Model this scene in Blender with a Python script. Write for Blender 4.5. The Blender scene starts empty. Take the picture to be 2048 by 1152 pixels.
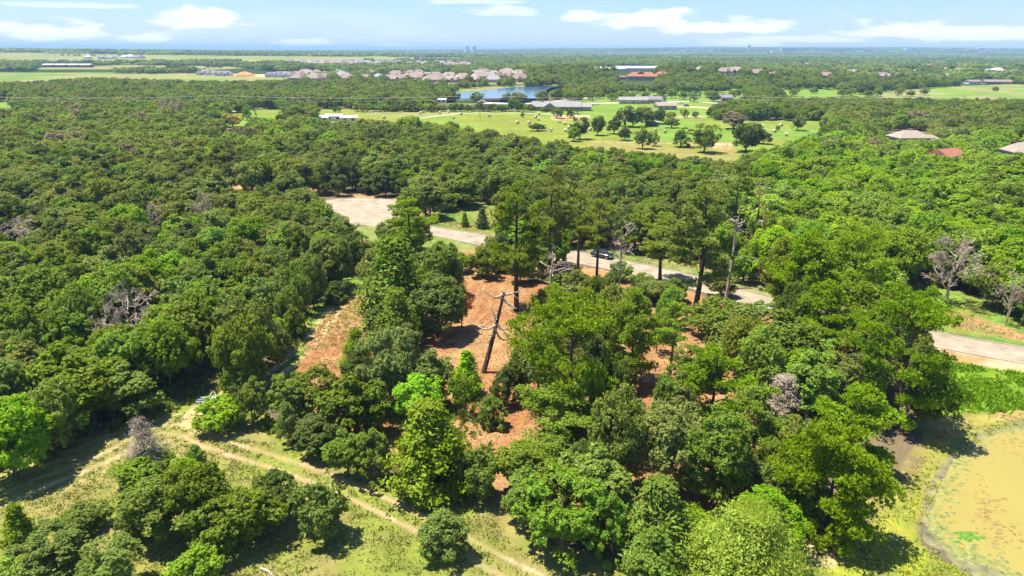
import bpy, math, random
import numpy as np

# ------------------------------------------------------------------ camera, sky, sun, exposure
S = bpy.context.scene
CAMZ = 40.0
F = 683.0
cam_d = bpy.data.cameras.new("camera"); cam = bpy.data.objects.new("camera", cam_d)
S.collection.objects.link(cam); S.camera = cam
cam_d.sensor_width = 36; cam_d.lens = F / 1024 * 36; cam_d.clip_start = 0.5; cam_d.clip_end = 60000
PITCH = math.atan((288 - 49.3) / F); ROLL = math.radians(0.24)
from mathutils import Matrix, Vector
Mc = Matrix.Rotation(math.pi / 2 - PITCH, 3, 'X') @ Matrix.Rotation(ROLL, 3, 'Z')
cam.matrix_world = Matrix.Translation((0, 0, CAMZ)) @ Mc.to_4x4()
RX, UP, BK = [np.array(Mc.col[i]) for i in range(3)]
S.view_settings.view_transform = 'Standard'; S.view_settings.look = 'None'
S.view_settings.exposure = 1.0; S.view_settings.gamma = 1.0; S.view_settings.use_curve_mapping = False
S.cycles.max_bounces = 6; S.cycles.diffuse_bounces = 3; S.cycles.transmission_bounces = 3; S.cycles.glossy_bounces = 2
S.cycles.volume_bounces = 0; S.cycles.caustics_reflective = False; S.cycles.caustics_refractive = False
S.cycles.use_adaptive_sampling = False

SUN_EL = math.radians(70); SH = np.array([0.985, -0.17])          # direction shadows fall on the ground
SUN_AZ = math.atan2(-SH[0], -SH[1])
sd = bpy.data.lights.new("sun", 'SUN'); sun = bpy.data.objects.new("sun", sd); S.collection.objects.link(sun)
sd.energy = 5.0; sd.angle = math.radians(0.5); sd.color = (1.0, 0.94, 0.80)
sv = Vector((-SH[0] * math.cos(SUN_EL), -SH[1] * math.cos(SUN_EL), math.sin(SUN_EL)))
sun.rotation_euler = sv.to_track_quat('Z', 'Y').to_euler()

W = bpy.data.worlds.new("World"); S.world = W; W.use_nodes = True
class NT:
    """tiny helper to write node trees"""
    def __init__(s, t): s.t = t
    def n(s, kind, **kw):
        nd = s.t.nodes.new(kind)
        ins = kw.pop('i', {})
        for k, v in kw.items(): setattr(nd, k, v)
        for k, v in ins.items():
            if isinstance(v, bpy.types.NodeSocket): s.t.links.new(v, nd.inputs[k])
            else: nd.inputs[k].default_value = v
        return nd
    def m(s, op, a, b=0.0, c=0.0):
        return s.n('ShaderNodeMath', operation=op, i={0: a, 1: b, 2: c}).outputs[0]
    def mix(s, f, a, b, mode='MIX'):
        nd = s.n('ShaderNodeMix', data_type='RGBA', blend_type=mode)
        for k, v in ((0, f), (6, a), (7, b)):
            if isinstance(v, bpy.types.NodeSocket): s.t.links.new(v, nd.inputs[k])
            else: nd.inputs[k].default_value = v if k == 0 else (tuple(v) + (1,))[:4]
        return nd.outputs[2]
wt = NT(W.node_tree); W.node_tree.nodes.clear()
sky = wt.n('ShaderNodeTexSky', sky_type='NISHITA', sun_disc=False, sun_elevation=SUN_EL, sun_rotation=SUN_AZ,
           air_density=1.0, dust_density=0.4, ozone_density=2.5, altitude=200)
tc = wt.n('ShaderNodeTexCoord'); sx = wt.n('ShaderNodeSeparateXYZ', i={0: tc.outputs['Generated']})
az = wt.m('ARCTAN2', sx.outputs[0], sx.outputs[1]); el = wt.m('ARCSINE', sx.outputs[2])
def dir_of(fx, fy):
    d = RX * ((fx / 2 - 512) / F) + UP * ((288 - fy / 2) / F) - BK
    return d / np.linalg.norm(d)
cv = wt.n('ShaderNodeCombineXYZ', i={0: az, 1: wt.m('MULTIPLY', el, 4.0), 2: 0.0})
nz = wt.n('ShaderNodeTexNoise', i={'Vector': cv.outputs[0], 'Scale': 16.0, 'Detail': 8.0, 'Roughness': 0.55})
nz2 = wt.n('ShaderNodeTexNoise', i={'Vector': cv.outputs[0], 'Scale': 5.0, 'Detail': 6.0, 'Roughness': 0.6})
tot = None
for (cx, cy, hw, hh, st) in [(405, 40, 105, 26, 1), (295, 77, 75, 13, .9), (80, 66, 150, 22, .9), (615, 86, 75, 9, .75), (1290, 42, 130, 26, .95),
                             (1440, 58, 170, 20, .85), (1170, 36, 60, 13, .7), (1790, 66, 170, 20, .8), (1970, 74, 180, 17, .8), (775, 91, 45, 6, .6),
                             (1010, 24, 90, 15, .5), (1490, 90, 120, 9, .7), (150, 12, 160, 7, .5), (950, 4, 120, 7, .45), (1580, 80, 200, 10, .6)]:
    d0 = dir_of(cx, cy); a0 = math.atan2(d0[0], d0[1]); e0 = math.asin(d0[2])
    d1 = dir_of(cx + hw, cy); wa = abs(math.atan2(d1[0], d1[1]) - a0); we = hh / 2 / F
    u = wt.m('DIVIDE', wt.m('SUBTRACT', az, a0), wa); v = wt.m('DIVIDE', wt.m('SUBTRACT', el, e0), we)
    v = wt.m('MAXIMUM', v, wt.m('MULTIPLY', v, -1.7))            # flatter undersides
    q = wt.m('SUBTRACT', 1.0, wt.m('SQRT', wt.m('ADD', wt.m('MULTIPLY', u, u), wt.m('MULTIPLY', v, v))))
    q = wt.m('ADD', q, wt.m('MULTIPLY', wt.m('SUBTRACT', nz.outputs[0], 0.49), 2.4))
    q = wt.n('ShaderNodeMapRange', interpolation_type='SMOOTHSTEP', i={0: q, 1: 0.0, 2: 0.6, 3: 0.0, 4: st}).outputs[0]
    tot = q if tot is None else wt.m('MAXIMUM', tot, q)
veil = wt.n('ShaderNodeMapRange', interpolation_type='SMOOTHSTEP', i={0: nz2.outputs[0], 1: 0.45, 2: 0.75, 3: 0.0, 4: 0.22}).outputs[0]
tot = wt.m('MAXIMUM', tot, veil)
SKYS = 0.105
sc = wt.mix(1.0, sky.outputs[0], (0.52, 0.66, 0.98), 'MULTIPLY')
sc = wt.mix(wt.m('MULTIPLY', wt.m('POWER', 2.718, wt.m('MULTIPLY', wt.m('ABSOLUTE', el), -26.0)), 0.62), sc, (4.0, 4.4, 5.3))
sc = wt.mix(tot, sc, (6.0, 6.1, 6.2))
bg = wt.n('ShaderNodeBackground', i={'Color': sc, 'Strength': SKYS})
wo = wt.n('ShaderNodeOutputWorld', i={'Surface': bg.outputs[0]})

# ------------------------------------------------------------------ terrain, projection
HILLS = [(170, 960, 170, 150, 15), (-2700, 3300, 1500, 900, 24), (1500, 8500, 2600, 1500, 30), (5000, 8000, 2600, 1600, 50),
         (700, 2400, 500, 500, 6), (900, 1250, 350, 160, 7)]
def ss(a, b, x):
    t = np.clip((x - a) / (b - a), 0, 1); return t * t * (3 - 2 * t)
def _hash(ix, iy, seed):
    n = (ix.astype(np.int64) * 374761393 + iy.astype(np.int64) * 668265263 + seed * 1442695041) & 0x7fffffff
    n = ((n ^ (n >> 13)) * 1274126177) & 0x7fffffff
    return ((n ^ (n >> 16)) & 0xffff) / 65535.0
def vnoise(x, y, seed=0):
    x = np.asarray(x, float); y = np.asarray(y, float)
    ix = np.floor(x); iy = np.floor(y); fx = x - ix; fy = y - iy
    fx = fx * fx * (3 - 2 * fx); fy = fy * fy * (3 - 2 * fy)
    a = _hash(ix, iy, seed); b = _hash(ix + 1, iy, seed); c = _hash(ix, iy + 1, seed); d = _hash(ix + 1, iy + 1, seed)
    return (a * (1 - fx) + b * fx) * (1 - fy) + (c * (1 - fx) + d * fx) * fy
def fbm(x, y, s, seed=0, o=4):
    t = 0; a = 1; n = 0
    for k in range(o):
        t = t + a * vnoise(x / s * 2 ** k, y / s * 2 ** k, seed + k); n += a; a *= 0.5
    return t / n
def hgt(x, y):
    x = np.asarray(x, float); y = np.asarray(y, float); r = np.hypot(x, y)
    h = 0
    for cx, cy, sx_, sy_, H in HILLS: h = h + H * np.exp(-0.5 * (((x - cx) / sx_) ** 2 + ((y - cy) / sy_) ** 2))
    h = h + ss(1400, 4000, r) * 9 * (fbm(x, y, 1100, 5, 3) - 0.45)
    return h * ss(560, 900, r)
def proj(x, y, z):
    dx, dy, dz = x, y, z - CAMZ
    xc = dx * RX[0] + dy * RX[1] + dz * RX[2]; yc = dx * UP[0] + dy * UP[1] + dz * UP[2]; zc = -(dx * BK[0] + dy * BK[1] + dz * BK[2])
    zc = np.maximum(zc, 0.1)
    return 2 * (512 + F * xc / zc), 2 * (288 - F * yc / zc), zc
_T = np.geomspace(15, 40000, 2500)
def at(fx, fy):
    """ground point seen at full-size pixel fx, fy"""
    d = dir_of(fx, fy); P = _T[:, None] * d[None]
    g = P[:, 2] + CAMZ - hgt(P[:, 0], P[:, 1])
    k = np.argmax(g < 0)
    if g[k] >= 0: k = len(_T) - 1
    if k == 0: k = 1
    a, b = g[k - 1], g[k]; t = _T[k - 1] + (_T[k] - _T[k - 1]) * a / (a - b + 1e-9)
    p = d * t; return np.array([p[0], p[1], float(hgt(p[0], p[1]))])
def height_to(p, fytop):
    fx, _, _ = proj(p[0], p[1], p[2]); d = dir_of(fx, fytop)
    return max(0.5, CAMZ + d[2] * (p[1] / d[1]) - p[2])
def width_at(p, wpx): return wpx / 2 / F * proj(*p)[2]
def inpoly(px, py, poly):
    px = np.asarray(px, float); py = np.asarray(py, float); r = np.zeros(np.broadcast(px, py).shape, bool)
    n = len(poly)
    for i in range(n):
        x0, y0 = poly[i]; x1, y1 = poly[(i + 1) % n]
        if y0 == y1: continue
        c = ((y0 > py) != (y1 > py)) & (px < (x1 - x0) * (py - y0) / (y1 - y0) + x0)
        r ^= c
    return r
def pdist(x, y, pts):
    """distance to a world polyline"""
    best = np.full(np.shape(x), 1e9)
    for (x0, y0), (x1, y1) in zip(pts[:-1], pts[1:]):
        dx, dy = x1 - x0, y1 - y0; L = dx * dx + dy * dy + 1e-9
        t = np.clip(((x - x0) * dx + (y - y0) * dy) / L, 0, 1)
        best = np.minimum(best, np.hypot(x - x0 - t * dx, y - y0 - t * dy))
    return best
def wline(pts): return [tuple(at(*p)[:2]) for p in pts]
def smooth(pts, n=6):
    P = np.array(pts, float); Q = []
    for i in range(len(P) - 1):
        p0 = P[max(i - 1, 0)]; p1 = P[i]; p2 = P[i + 1]; p3 = P[min(i + 2, len(P) - 1)]
        for t in np.linspace(0, 1, n, endpoint=False):
            Q.append(0.5 * (2 * p1 + (p2 - p0) * t + (2 * p0 - 5 * p1 + 4 * p2 - p3) * t * t + (3 * p1 - p0 - 3 * p2 + p3) * t ** 3))
    Q.append(P[-1]); return [tuple(q) for q in Q]

# ------------------------------------------------------------------ helpers for objects
COL = S.collection
def tag(o, label=None, cat=None, group=None, kind=None):
    if label: o['label'] = label
    if cat: o['category'] = cat
    if group: o['group'] = group
    if kind: o['kind'] = kind
    return o
def link(name, data, mats=(), parent=None, loc=None):
    o = bpy.data.objects.new(name, data)
    if data is not None and not data.materials:
        for m in mats: data.materials.append(m)
    COL.objects.link(o)
    if parent: o.parent = parent
    if loc is not None: o.location = loc
    return o
def root(name, loc, rz=0, **kw):
    o = bpy.data.objects.new(name, None); COL.objects.link(o); o.location = loc; o.rotation_euler = (0, 0, rz)
    o.empty_display_size = 0.5
    return tag(o, **kw)
def quadmesh(name, V, Fq, mi=None):
    """V (n,3), Fq (m,4) as a fast mesh"""
    me = bpy.data.meshes.new(name); V = np.ascontiguousarray(V, np.float32); Fq = np.ascontiguousarray(Fq, np.int32)
    me.vertices.add(len(V)); me.vertices.foreach_set('co', V.ravel())
    me.loops.add(Fq.size); me.loops.foreach_set('vertex_index', Fq.ravel())
    me.polygons.add(len(Fq)); me.polygons.foreach_set('loop_start', np.arange(0, Fq.size, 4, dtype=np.int32))
    if mi is not None: me.polygons.foreach_set('material_index', np.ascontiguousarray(mi, np.int32))
    me.update(calc_edges=True); return me
class Poly:
    def __init__(s): s.v = []; s.f = []; s.m = []
    def add(s, vs, fs, m=0):
        b = len(s.v); s.v += [tuple(v) for v in vs]; s.f += [tuple(b + i for i in f) for f in fs]; s.m += [m] * len(fs); return s
    def box(s, x0, x1, y0, y1, z0, z1, m=0):
        return s.add([(x0, y0, z0), (x1, y0, z0), (x1, y1, z0), (x0, y1, z0), (x0, y0, z1), (x1, y0, z1), (x1, y1, z1), (x0, y1, z1)],
                     [(0, 3, 2, 1), (4, 5, 6, 7), (0, 1, 5, 4), (1, 2, 6, 5), (2, 3, 7, 6), (3, 0, 4, 7)], m)
    def tube(s, pts, rad, n=8, m=0, cap=True):
        pts = [np.array(p, float) for p in pts]; b = len(s.v); rad = rad if hasattr(rad, '__len__') else [rad] * len(pts)
        for i, p in enumerate(pts):
            d = pts[min(i + 1, len(pts) - 1)] - pts[max(i - 1, 0)]; d = d / (np.linalg.norm(d) + 1e-9)
            a = np.cross(d, (0, 0, 1) if abs(d[2]) < .9 else (1, 0, 0)); a /= np.linalg.norm(a); c = np.cross(d, a)
            for k in range(n):
                t = 2 * math.pi * k / n; s.v.append(tuple(p + (a * math.cos(t) + c * math.sin(t)) * rad[i]))
        for i in range(len(pts) - 1):
            for k in range(n):
                k2 = (k + 1) % n; s.f.append((b + i * n + k, b + i * n + k2, b + (i + 1) * n + k2, b + (i + 1) * n + k)); s.m.append(m)
        if cap:
            s.f.append(tuple(b + k for k in range(n))[::-1]); s.m.append(m)
            e = b + (len(pts) - 1) * n; s.f.append(tuple(e + k for k in range(n))); s.m.append(m)
        return s
    def gable(s, x0, x1, y0, y1, z0, h, ov=0.4, m=0, along='x', hip=0.0, t=0.18):
        """a roof with real thickness; hip = inset of the ridge ends"""
        X0, X1, Y0, Y1 = x0 - ov, x1 + ov, y0 - ov, y1 + ov
        if along == 'x':
            ym = (Y0 + Y1) / 2; R = [(X0 + hip, ym), (X1 - hip, ym)]
        else:
            xm = (X0 + X1) / 2; R = [(xm, Y0 + hip), (xm, Y1 - hip)]
        b = [(X0, Y0), (X1, Y0), (X1, Y1), (X0, Y1)]
        vs = [(x, y, z0) for x, y in b] + [(x, y, z0 + t) for x, y in b] + [(x, y, z0 + h) for x, y in R]
        if along == 'x': top = [(4, 5, 9, 8), (6, 7, 8, 9), (5, 6, 9), (7, 4, 8)]
        else: top = [(5, 6, 9, 8), (7, 4, 8, 9), (4, 5, 8), (6, 7, 9)]
        return s.add(vs, [(0, 3, 2, 1), (0, 1, 5, 4), (1, 2, 6, 5), (2, 3, 7, 6), (3, 0, 4, 7)] + top, m)
    def mesh(s, name, smooth_=False):
        me = bpy.data.meshes.new(name); me.from_pydata(s.v, [], s.f)
        me.polygons.foreach_set('material_index', s.m); me.update()
        if smooth_: me.polygons.foreach_set('use_smooth', [True] * len(me.polygons))
        return me
def mat(name, col, rough=0.9, var=0.15, scale=3.0, bump=0.0, spec=0.2, metal=0.0, detail=5.0, col2=None, stretch=None):
    m = bpy.data.materials.new(name); m.use_nodes = True; t = m.node_tree; t.nodes.clear(); q = NT(t)
    tcn = q.n('ShaderNodeTexCoord'); vec = tcn.outputs['Object']
    if stretch: vec = q.n('ShaderNodeMapping', i={0: vec, 3: stretch}).outputs[0]
    n = q.n('ShaderNodeTexNoise', i={'Vector': vec, 'Scale': scale, 'Detail': detail, 'Roughness': 0.6})
    c2 = col2 or tuple(min(1, c * (1 + var * 2.2)) for c in col); c1 = tuple(c * (1 - var * 1.6) for c in col)
    fac = q.n('ShaderNodeMapRange', i={0: n.outputs[0], 1: 0.3, 2: 0.7, 3: 0.0, 4: 1.0}).outputs[0]
    c = q.mix(fac, c1, c2)
    b = q.n('ShaderNodeBsdfPrincipled', i={'Base Color': c, 'Roughness': rough, 'Specular IOR Level': spec, 'Metallic': metal})
    if bump:
        bp = q.n('ShaderNodeBump', i={'Height': n.outputs[0], 'Strength': 0.6, 'Distance': bump}); t.links.new(bp.outputs[0], b.inputs['Normal'])
    q.n('ShaderNodeOutputMaterial', i={0: b.outputs[0]}); return m
def leafmat(name, col, hv=0.012, vv=0.35, trans=0.38, gloss=0.012):
    m = bpy.data.materials.new(name); m.use_nodes = True; t = m.node_tree; t.nodes.clear(); q = NT(t); trans = trans * 1.18
    oi = q.n('ShaderNodeObjectInfo'); ge = q.n('ShaderNodeNewGeometry')
    r = oi.outputs['Random']; r2 = q.m('FRACT', q.m('MULTIPLY', r, 17.31)); isl = ge.outputs['Random Per Island']
    hue = q.m('ADD', 0.5, q.m('ADD', q.m('MULTIPLY', q.m('SUBTRACT', r, 0.5), hv * 2), q.m('MULTIPLY', q.m('SUBTRACT', isl, 0.5), 0.04)))
    val = q.m('ADD', 1.0, q.m('ADD', q.m('MULTIPLY', q.m('SUBTRACT', r2, 0.5), vv), q.m('MULTIPLY', q.m('SUBTRACT', isl, 0.5), 0.8)))
    sat = q.m('ADD', 1.0, q.m('MULTIPLY', q.m('SUBTRACT', q.m('FRACT', q.m('MULTIPLY', r, 7.77)), 0.35), 0.2))
    hs = q.n('ShaderNodeHueSaturation', i={'Hue': hue, 'Saturation': sat, 'Value': val, 'Color': tuple(col) + (1,)})
    df = q.n('ShaderNodeBsdfDiffuse', i={0: hs.outputs[0]})
    tcol = q.mix(1.0, hs.outputs[0], (1.25, 1.2, 0.4), 'MULTIPLY')
    tr = q.n('ShaderNodeBsdfTranslucent', i={0: tcol})
    mx = q.n('ShaderNodeMixShader', i={0: trans, 1: df.outputs[0], 2: tr.outputs[0]})
    gl = q.n('ShaderNodeBsdfGlossy', i={0: (1, 1, 1, 1), 'Roughness': 0.6})
    mx2 = q.n('ShaderNodeMixShader', i={0: gloss, 1: mx.outputs[0], 2: gl.outputs[0]})
    q.n('ShaderNodeOutputMaterial', i={0: mx2.outputs[0]}); return m
LM = {  # foliage tones
 'olive': leafmat('leaf_olive', (0.230, 0.270, 0.042)),
 'dark': leafmat('leaf_dark', (0.130, 0.178, 0.028)),
 'mid': leafmat('leaf_mid', (0.195, 0.272, 0.028)),
 'bright': leafmat('leaf_bright', (0.245, 0.380, 0.026), hv=0.010),
 'lime': leafmat('leaf_lime', (0.315, 0.435, 0.030), hv=0.008),
 'vivid': leafmat('leaf_vivid', (0.320, 0.540, 0.020), hv=0.01),
 'grey': leafmat('leaf_grey_green', (0.245, 0.305, 0.055), hv=0.010),
 'yellow': leafmat('leaf_yellow', (0.500, 0.420, 0.060), hv=0.01),
 'pine': leafmat('needle_bright', (0.290, 0.410, 0.022), hv=0.008, trans=0.3),
 'pinedark': leafmat('needle_dark', (0.280, 0.345, 0.045), hv=0.010, trans=0.25),
 'cedar': leafmat('cedar_green', (0.190, 0.270, 0.018), hv=0.010, trans=0.25),
 'brown': leafmat('leaf_brown', (0.270, 0.215, 0.130), hv=0.01, trans=0.2),
 'rust': leafmat('leaf_rust', (0.38, 0.14, 0.06), hv=0.01, trans=0.2),
 'twig': leafmat('twig_grey', (0.38, 0.305, 0.225), hv=0.01, trans=0.0, gloss=0.0),
}
BARK = mat('bark_grey', (0.11, 0.085, 0.065), 0.95, 0.3, 4.0, 0.05, 0.1, stretch=(1, 1, .25))
BARKP = mat('bark_pine', (0.10, 0.060, 0.042), 0.95, 0.35, 3.0, 0.05, 0.1, stretch=(1, 1, .25))
BARKR = mat('bark_red', (0.30, 0.14, 0.08), 0.95, 0.35, 2.0, 0.05, 0.1, stretch=(1, 1, .25))
BARKD = mat('bark_dead', (0.42, 0.34, 0.26), 0.95, 0.3, 2.5, 0.03, 0.1, stretch=(1, 1, .25))
# ------------------------------------------------------------------ tree meshes
def rdirs(rng, n):
    v = rng.normal(size=(n, 3)); return v / np.linalg.norm(v, axis=1)[:, None]
def unit(v): return v / (np.linalg.norm(v, axis=-1, keepdims=True) + 1e-9)
def rhombs(C, Nn, size, asp, rng, T=None):
    """leaf faces: centre C, normal Nn"""
    n = len(C)
    if T is None: T = rdirs(rng, n)
    T = unit(T - Nn * (T * Nn).sum(1)[:, None]); B = np.cross(Nn, T)
    s = size[:, None] if hasattr(size, '__len__') else size
    V = np.stack([C + T * s, C + B * s * asp, C - T * s, C - B * s * asp], 1).reshape(-1, 3)
    return V, np.arange(4 * n).reshape(n, 4)
def join(parts):
    V = []; Fs = []; b = 0
    for v, f in parts: V.append(v); Fs.append(f + b); b += len(v)
    return np.concatenate(V), np.concatenate(Fs)
def tubeq(pts, rad, n=5):
    pts = np.array(pts, float); V = []
    for i, p in enumerate(pts):
        d = pts[min(i + 1, len(pts) - 1)] - pts[max(i - 1, 0)]; d = d / (np.linalg.norm(d) + 1e-9)
        a = np.cross(d, (0, 0, 1) if abs(d[2]) < .9 else (1, 0, 0)); a /= np.linalg.norm(a); c = np.cross(d, a)
        for k in range(n):
            t = 2 * math.pi * k / n; V.append(p + (a * math.cos(t) + c * math.sin(t)) * rad[i])
    Fq = [(i * n + k, i * n + (k + 1) % n, (i + 1) * n + (k + 1) % n, (i + 1) * n + k) for i in range(len(pts) - 1) for k in range(n)]
    return np.array(V), np.array(Fq)
def limb(rng, a, b, r0, r1, n=4, bend=0.12, sides=5):
    a = np.array(a, float); b = np.array(b, float); L = np.linalg.norm(b - a)
    off = rng.normal(size=3) * bend * L; ts = np.linspace(0, 1, n + 1)
    pts = [a + (b - a) * t + off * math.sin(math.pi * t) for t in ts]
    return tubeq(pts, [r0 + (r1 - r0) * t for t in ts], sides)
def broadleaf(seed, R=4.0, H=8.0, base=1.4, nl=42, nt=42, nq=6, leaf=0.26, jag=0.22, egg=0.0, name='crown'):
    rng = np.random.default_rng(seed)
    cz = base + (H - base) * 0.5; az_ = (H - base) * 0.5
    i = np.arange(nl * 2) + 0.5; ph = np.arccos(1 - 2 * i / (nl * 2)); th = math.pi * (1 + 5 ** 0.5) * i
    D = np.stack([np.cos(th) * np.sin(ph), np.sin(th) * np.sin(ph), np.cos(ph)], 1); D = unit(D + rng.normal(size=D.shape) * 0.16)
    D = D[D[:, 2] > -0.78]; D = D[rng.permutation(len(D))[:nl]]
    bumps = rdirs(rng, 6); amp = rng.uniform(-jag, jag, 6)
    rr = 0.78 + ((np.maximum((D @ bumps.T), 0) ** 2) * amp).sum(1) + rng.uniform(-.20, .13, len(D))
    prof = (1 - egg * np.clip(D[:, 2] + .25, 0, 1)) * (1 + .10 * rng.normal(size=len(D)))
    LC = np.stack([D[:, 0] * R * rr * prof, D[:, 1] * R * rr * prof, cz + D[:, 2] * az_ * rr], 1)
    LR = R * rng.uniform(0.13, 0.30, len(D)) * (1 - 0.25 * egg)
    n_in = nl // 5; LC = np.concatenate([LC, rng.normal(size=(n_in, 3)) * (R * .3, R * .3, az_ * .3) + (0, 0, cz)]); LR = np.concatenate([LR, np.full(n_in, R * .33)])
    D = np.concatenate([D, rdirs(rng, n_in)])
    n = len(LC) * nt; li = np.repeat(np.arange(len(LC)), nt); td = rdirs(rng, n)
    keep = (td * D[li]).sum(1) + 0.35 * td[:, 2] > -0.35; li = li[keep]; td = td[keep]
    tc_ = LC[li] + td * LR[li][:, None] * (1, 1, .8) * (rng.uniform(.72, 1.1, len(li)) + (rng.random(len(li)) < .12) * rng.uniform(0, .5, len(li)))[:, None]
    m = len(li) * nq; ti = np.repeat(np.arange(len(li)), nq)
    lc = tc_[ti] + rng.normal(size=(m, 3)) * leaf * 0.62
    nn = unit(td[ti] * 0.75 + np.array([0, 0, .75]) + rng.normal(size=(m, 3)) * 0.5)
    V, Fq = rhombs(lc, nn, leaf * rng.uniform(.55, 1.25, m), 0.62, rng)
    V[:, 2] = np.maximum(V[:, 2], 0.03)
    crown = quadmesh(name, V, Fq)
    parts = [limb(rng, (0, 0, -.3), (0, 0, base + (H - base) * .35), R * .055 + .03, R * .032, 5, .03, 7)]
    for k in range(min(14, len(LC))):
        q = LC[k]; z0 = rng.uniform(base * .6, base + (H - base) * .35)
        parts.append(limb(rng, (0, 0, z0), q * (0.8, 0.8, 1) + (0, 0, -.2), R * .026, R * .006, 4, .1, 5))
    tv, tf = join(parts); return crown, quadmesh('trunk', tv, tf)
def pine(seed, R=3.6, H=14.0, base=.35, dens=1.0, cr=.62, ndl=.34, gap=0.0, leanx=0.0):
    """trunk, whorled limbs, and domed clumps of needle tufts set along the limbs"""
    rng = np.random.default_rng(seed); z0 = H * base
    parts = [limb(rng, (0, 0, -.3), (0, 0, H * .96), .10 + H * .013, .05, 8, .012, 8)]
    CC = []; CR = []; z = z0; step = 1.0 / dens
    while z < H - .3:
        u = (z - z0) / (H - z0); prof = min(1, .55 + 1.6 * u) * (1 - u ** 2.2) ** .6 + .06
        for b in range(rng.integers(3, 6)):
            if rng.random() < gap: continue
            L = R * prof * rng.uniform(.42, 1.15); a = rng.uniform(0, 2 * math.pi); up = rng.uniform(.0, .35) + .45 * u
            d = np.array([math.cos(a), math.sin(a), up]); d /= np.linalg.norm(d); p0 = np.array([0, 0, z]); p1 = p0 + d * L
            parts.append(limb(rng, p0, p1, .03 + .010 * L, .015, 3, .06, 4))
            side = np.array([-math.sin(a), math.cos(a), 0]); nc = max(2, int(L * L * (.42 if R < 6 else .26) / cr + 1.5))
            t = np.concatenate([[1.0], rng.uniform(.30, 1.0, nc - 1) ** .75]); lat = rng.normal(size=nc) * .24 * L * t * (1.1 - t * .4); lat[0] *= .3
            pc = p0 + d * (L * t)[:, None] + side * lat[:, None]; pc[:, 2] += rng.uniform(-.35, .5, nc) * cr - np.abs(lat) * .05
            CC.append(pc); CR.append(cr * rng.uniform(.65, 1.25, nc))
        z += step * rng.uniform(.7, 1.3)
    CC.append(np.array([[0, 0, H * .98], [.3, .2, H * .95], [-.3, .1, H * .93]])); CR.append(np.full(3, cr))
    CC = np.concatenate(CC); CR = np.concatenate(CR); nt = 22; ti = np.repeat(np.arange(len(CC)), nt); td = rdirs(rng, len(ti)); td[:, 2] = np.abs(td[:, 2]) * 1.0 - .22; td = unit(td)
    tc_ = CC[ti] + td * (CR[ti] * rng.uniform(.5, 1.0, len(ti)))[:, None] * (1, 1, .9)
    nq = 9; qi = np.repeat(np.arange(len(tc_)), nq); dirn = unit(td[qi] * .9 + np.array([0, 0, .45]) + rng.normal(size=(len(qi), 3)) * .5)
    ln = ndl * rng.uniform(.6, 1.15, len(qi)); cc = tc_[qi] + dirn * (ln * .4)[:, None]; nn = unit(np.cross(dirn, rng.normal(size=(len(qi), 3))) + np.array([0, 0, .45]))
    V, Fq = rhombs(cc, nn, ln * .5, .30, rng, T=dirn)
    tv, tf = join(parts); return quadmesh('crown', V, Fq), quadmesh('trunk', tv, tf)
def cedar(seed, R=2.2, H=8.0, n=9000, leaf=.30, base=.02, wd=.36):
    rng = np.random.default_rng(seed)
    nb = 90; bz = rng.uniform(base, .97, nb) ** 1.15; ba = rng.uniform(0, 2 * math.pi, nb)
    br = R * ((1 - bz) ** 1.0 * np.minimum(1, .6 + bz * 3)) * rng.uniform(.72, 1.15, nb) + .06
    k = rng.integers(0, nb, n); t = rng.uniform(.35, 1.0, n) ** .7
    d = np.stack([np.cos(ba[k]), np.sin(ba[k]), np.full(n, .42)], 1)
    C = d * (br[k] * t)[:, None]; C[:, 2] += bz[k] * H; C += rng.normal(size=(n, 3)) * (.16, .16, .20) * R / 2.2 * 1.5
    C[:, 2] = np.clip(C[:, 2], .1, H)
    T = unit(d * .8 + np.array([0, 0, .7]) + rng.normal(size=(n, 3)) * .45); nn = unit(d + np.array([0, 0, .5]) + rng.normal(size=(n, 3)) * .5)
    V, Fq = rhombs(C, nn, leaf * rng.uniform(.5, 1.15, n), wd, rng, T=T)
    parts = [limb(rng, (0, 0, -.3), (0, 0, H * .93), .05 + .014 * H, .03, 5, .01, 6)]
    for j in range(0, nb, 3):
        p = np.array([0, 0, bz[j] * H]); parts.append(limb(rng, p, p + np.array([math.cos(ba[j]), math.sin(ba[j]), .42]) * br[j] * .9, .04, .01, 3, .05, 4))
    tv, tf = join(parts); return quadmesh('crown', V, Fq), quadmesh('trunk', tv, tf)
def skeleton(seed, H=8.0, R=4.0, r0=.22, levels=4, kids=(4, 6), up=.5, fork=.25, twig=.012, lean=(0, 0), name='branches'):
    """a leafless branching tree; returns trunk mesh, branch mesh"""
    rng = np.random.default_rng(seed); tr = []; br = []
    top = np.array([lean[0] * H, lean[1] * H, H * .8])
    tr.append(limb(rng, (0, 0, -.3), top, r0, r0 * .3, 7, .02, 8))
    def grow(p, d, L, r, lv):
        q = p + d * L
        br.append(limb(rng, p, q, r, max(r * .45, twig), 3, .09, 5 if lv < 2 else 3))
        if lv >= levels: return
        for _ in range(rng.integers(kids[0], kids[1] + 1)):
            t = rng.uniform(.3, 1.0); s = p + (q - p) * t
            nd = unit(d * .8 + rdirs(rng, 1)[0] * .75 + np.array([0, 0, up * .3])); grow(s, nd, L * rng.uniform(.42, .68), max(r * .5, twig), lv + 1)
    nb = 9
    for k in range(nb):
        t = fork + (1 - fork) * (k + .5) / nb; p = top * t; a = k * 2.4 + rng.uniform(-.4, .4)
        d = unit(np.array([math.cos(a), math.sin(a), up + rng.uniform(-.2, .3)])); grow(p, d, R * (.95 - .45 * t) * rng.uniform(.7, 1.1), r0 * .4, 1)
    a, b = join(tr); c, d = join(br); return quadmesh('trunk', a, b), quadmesh(name, c, d)

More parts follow.
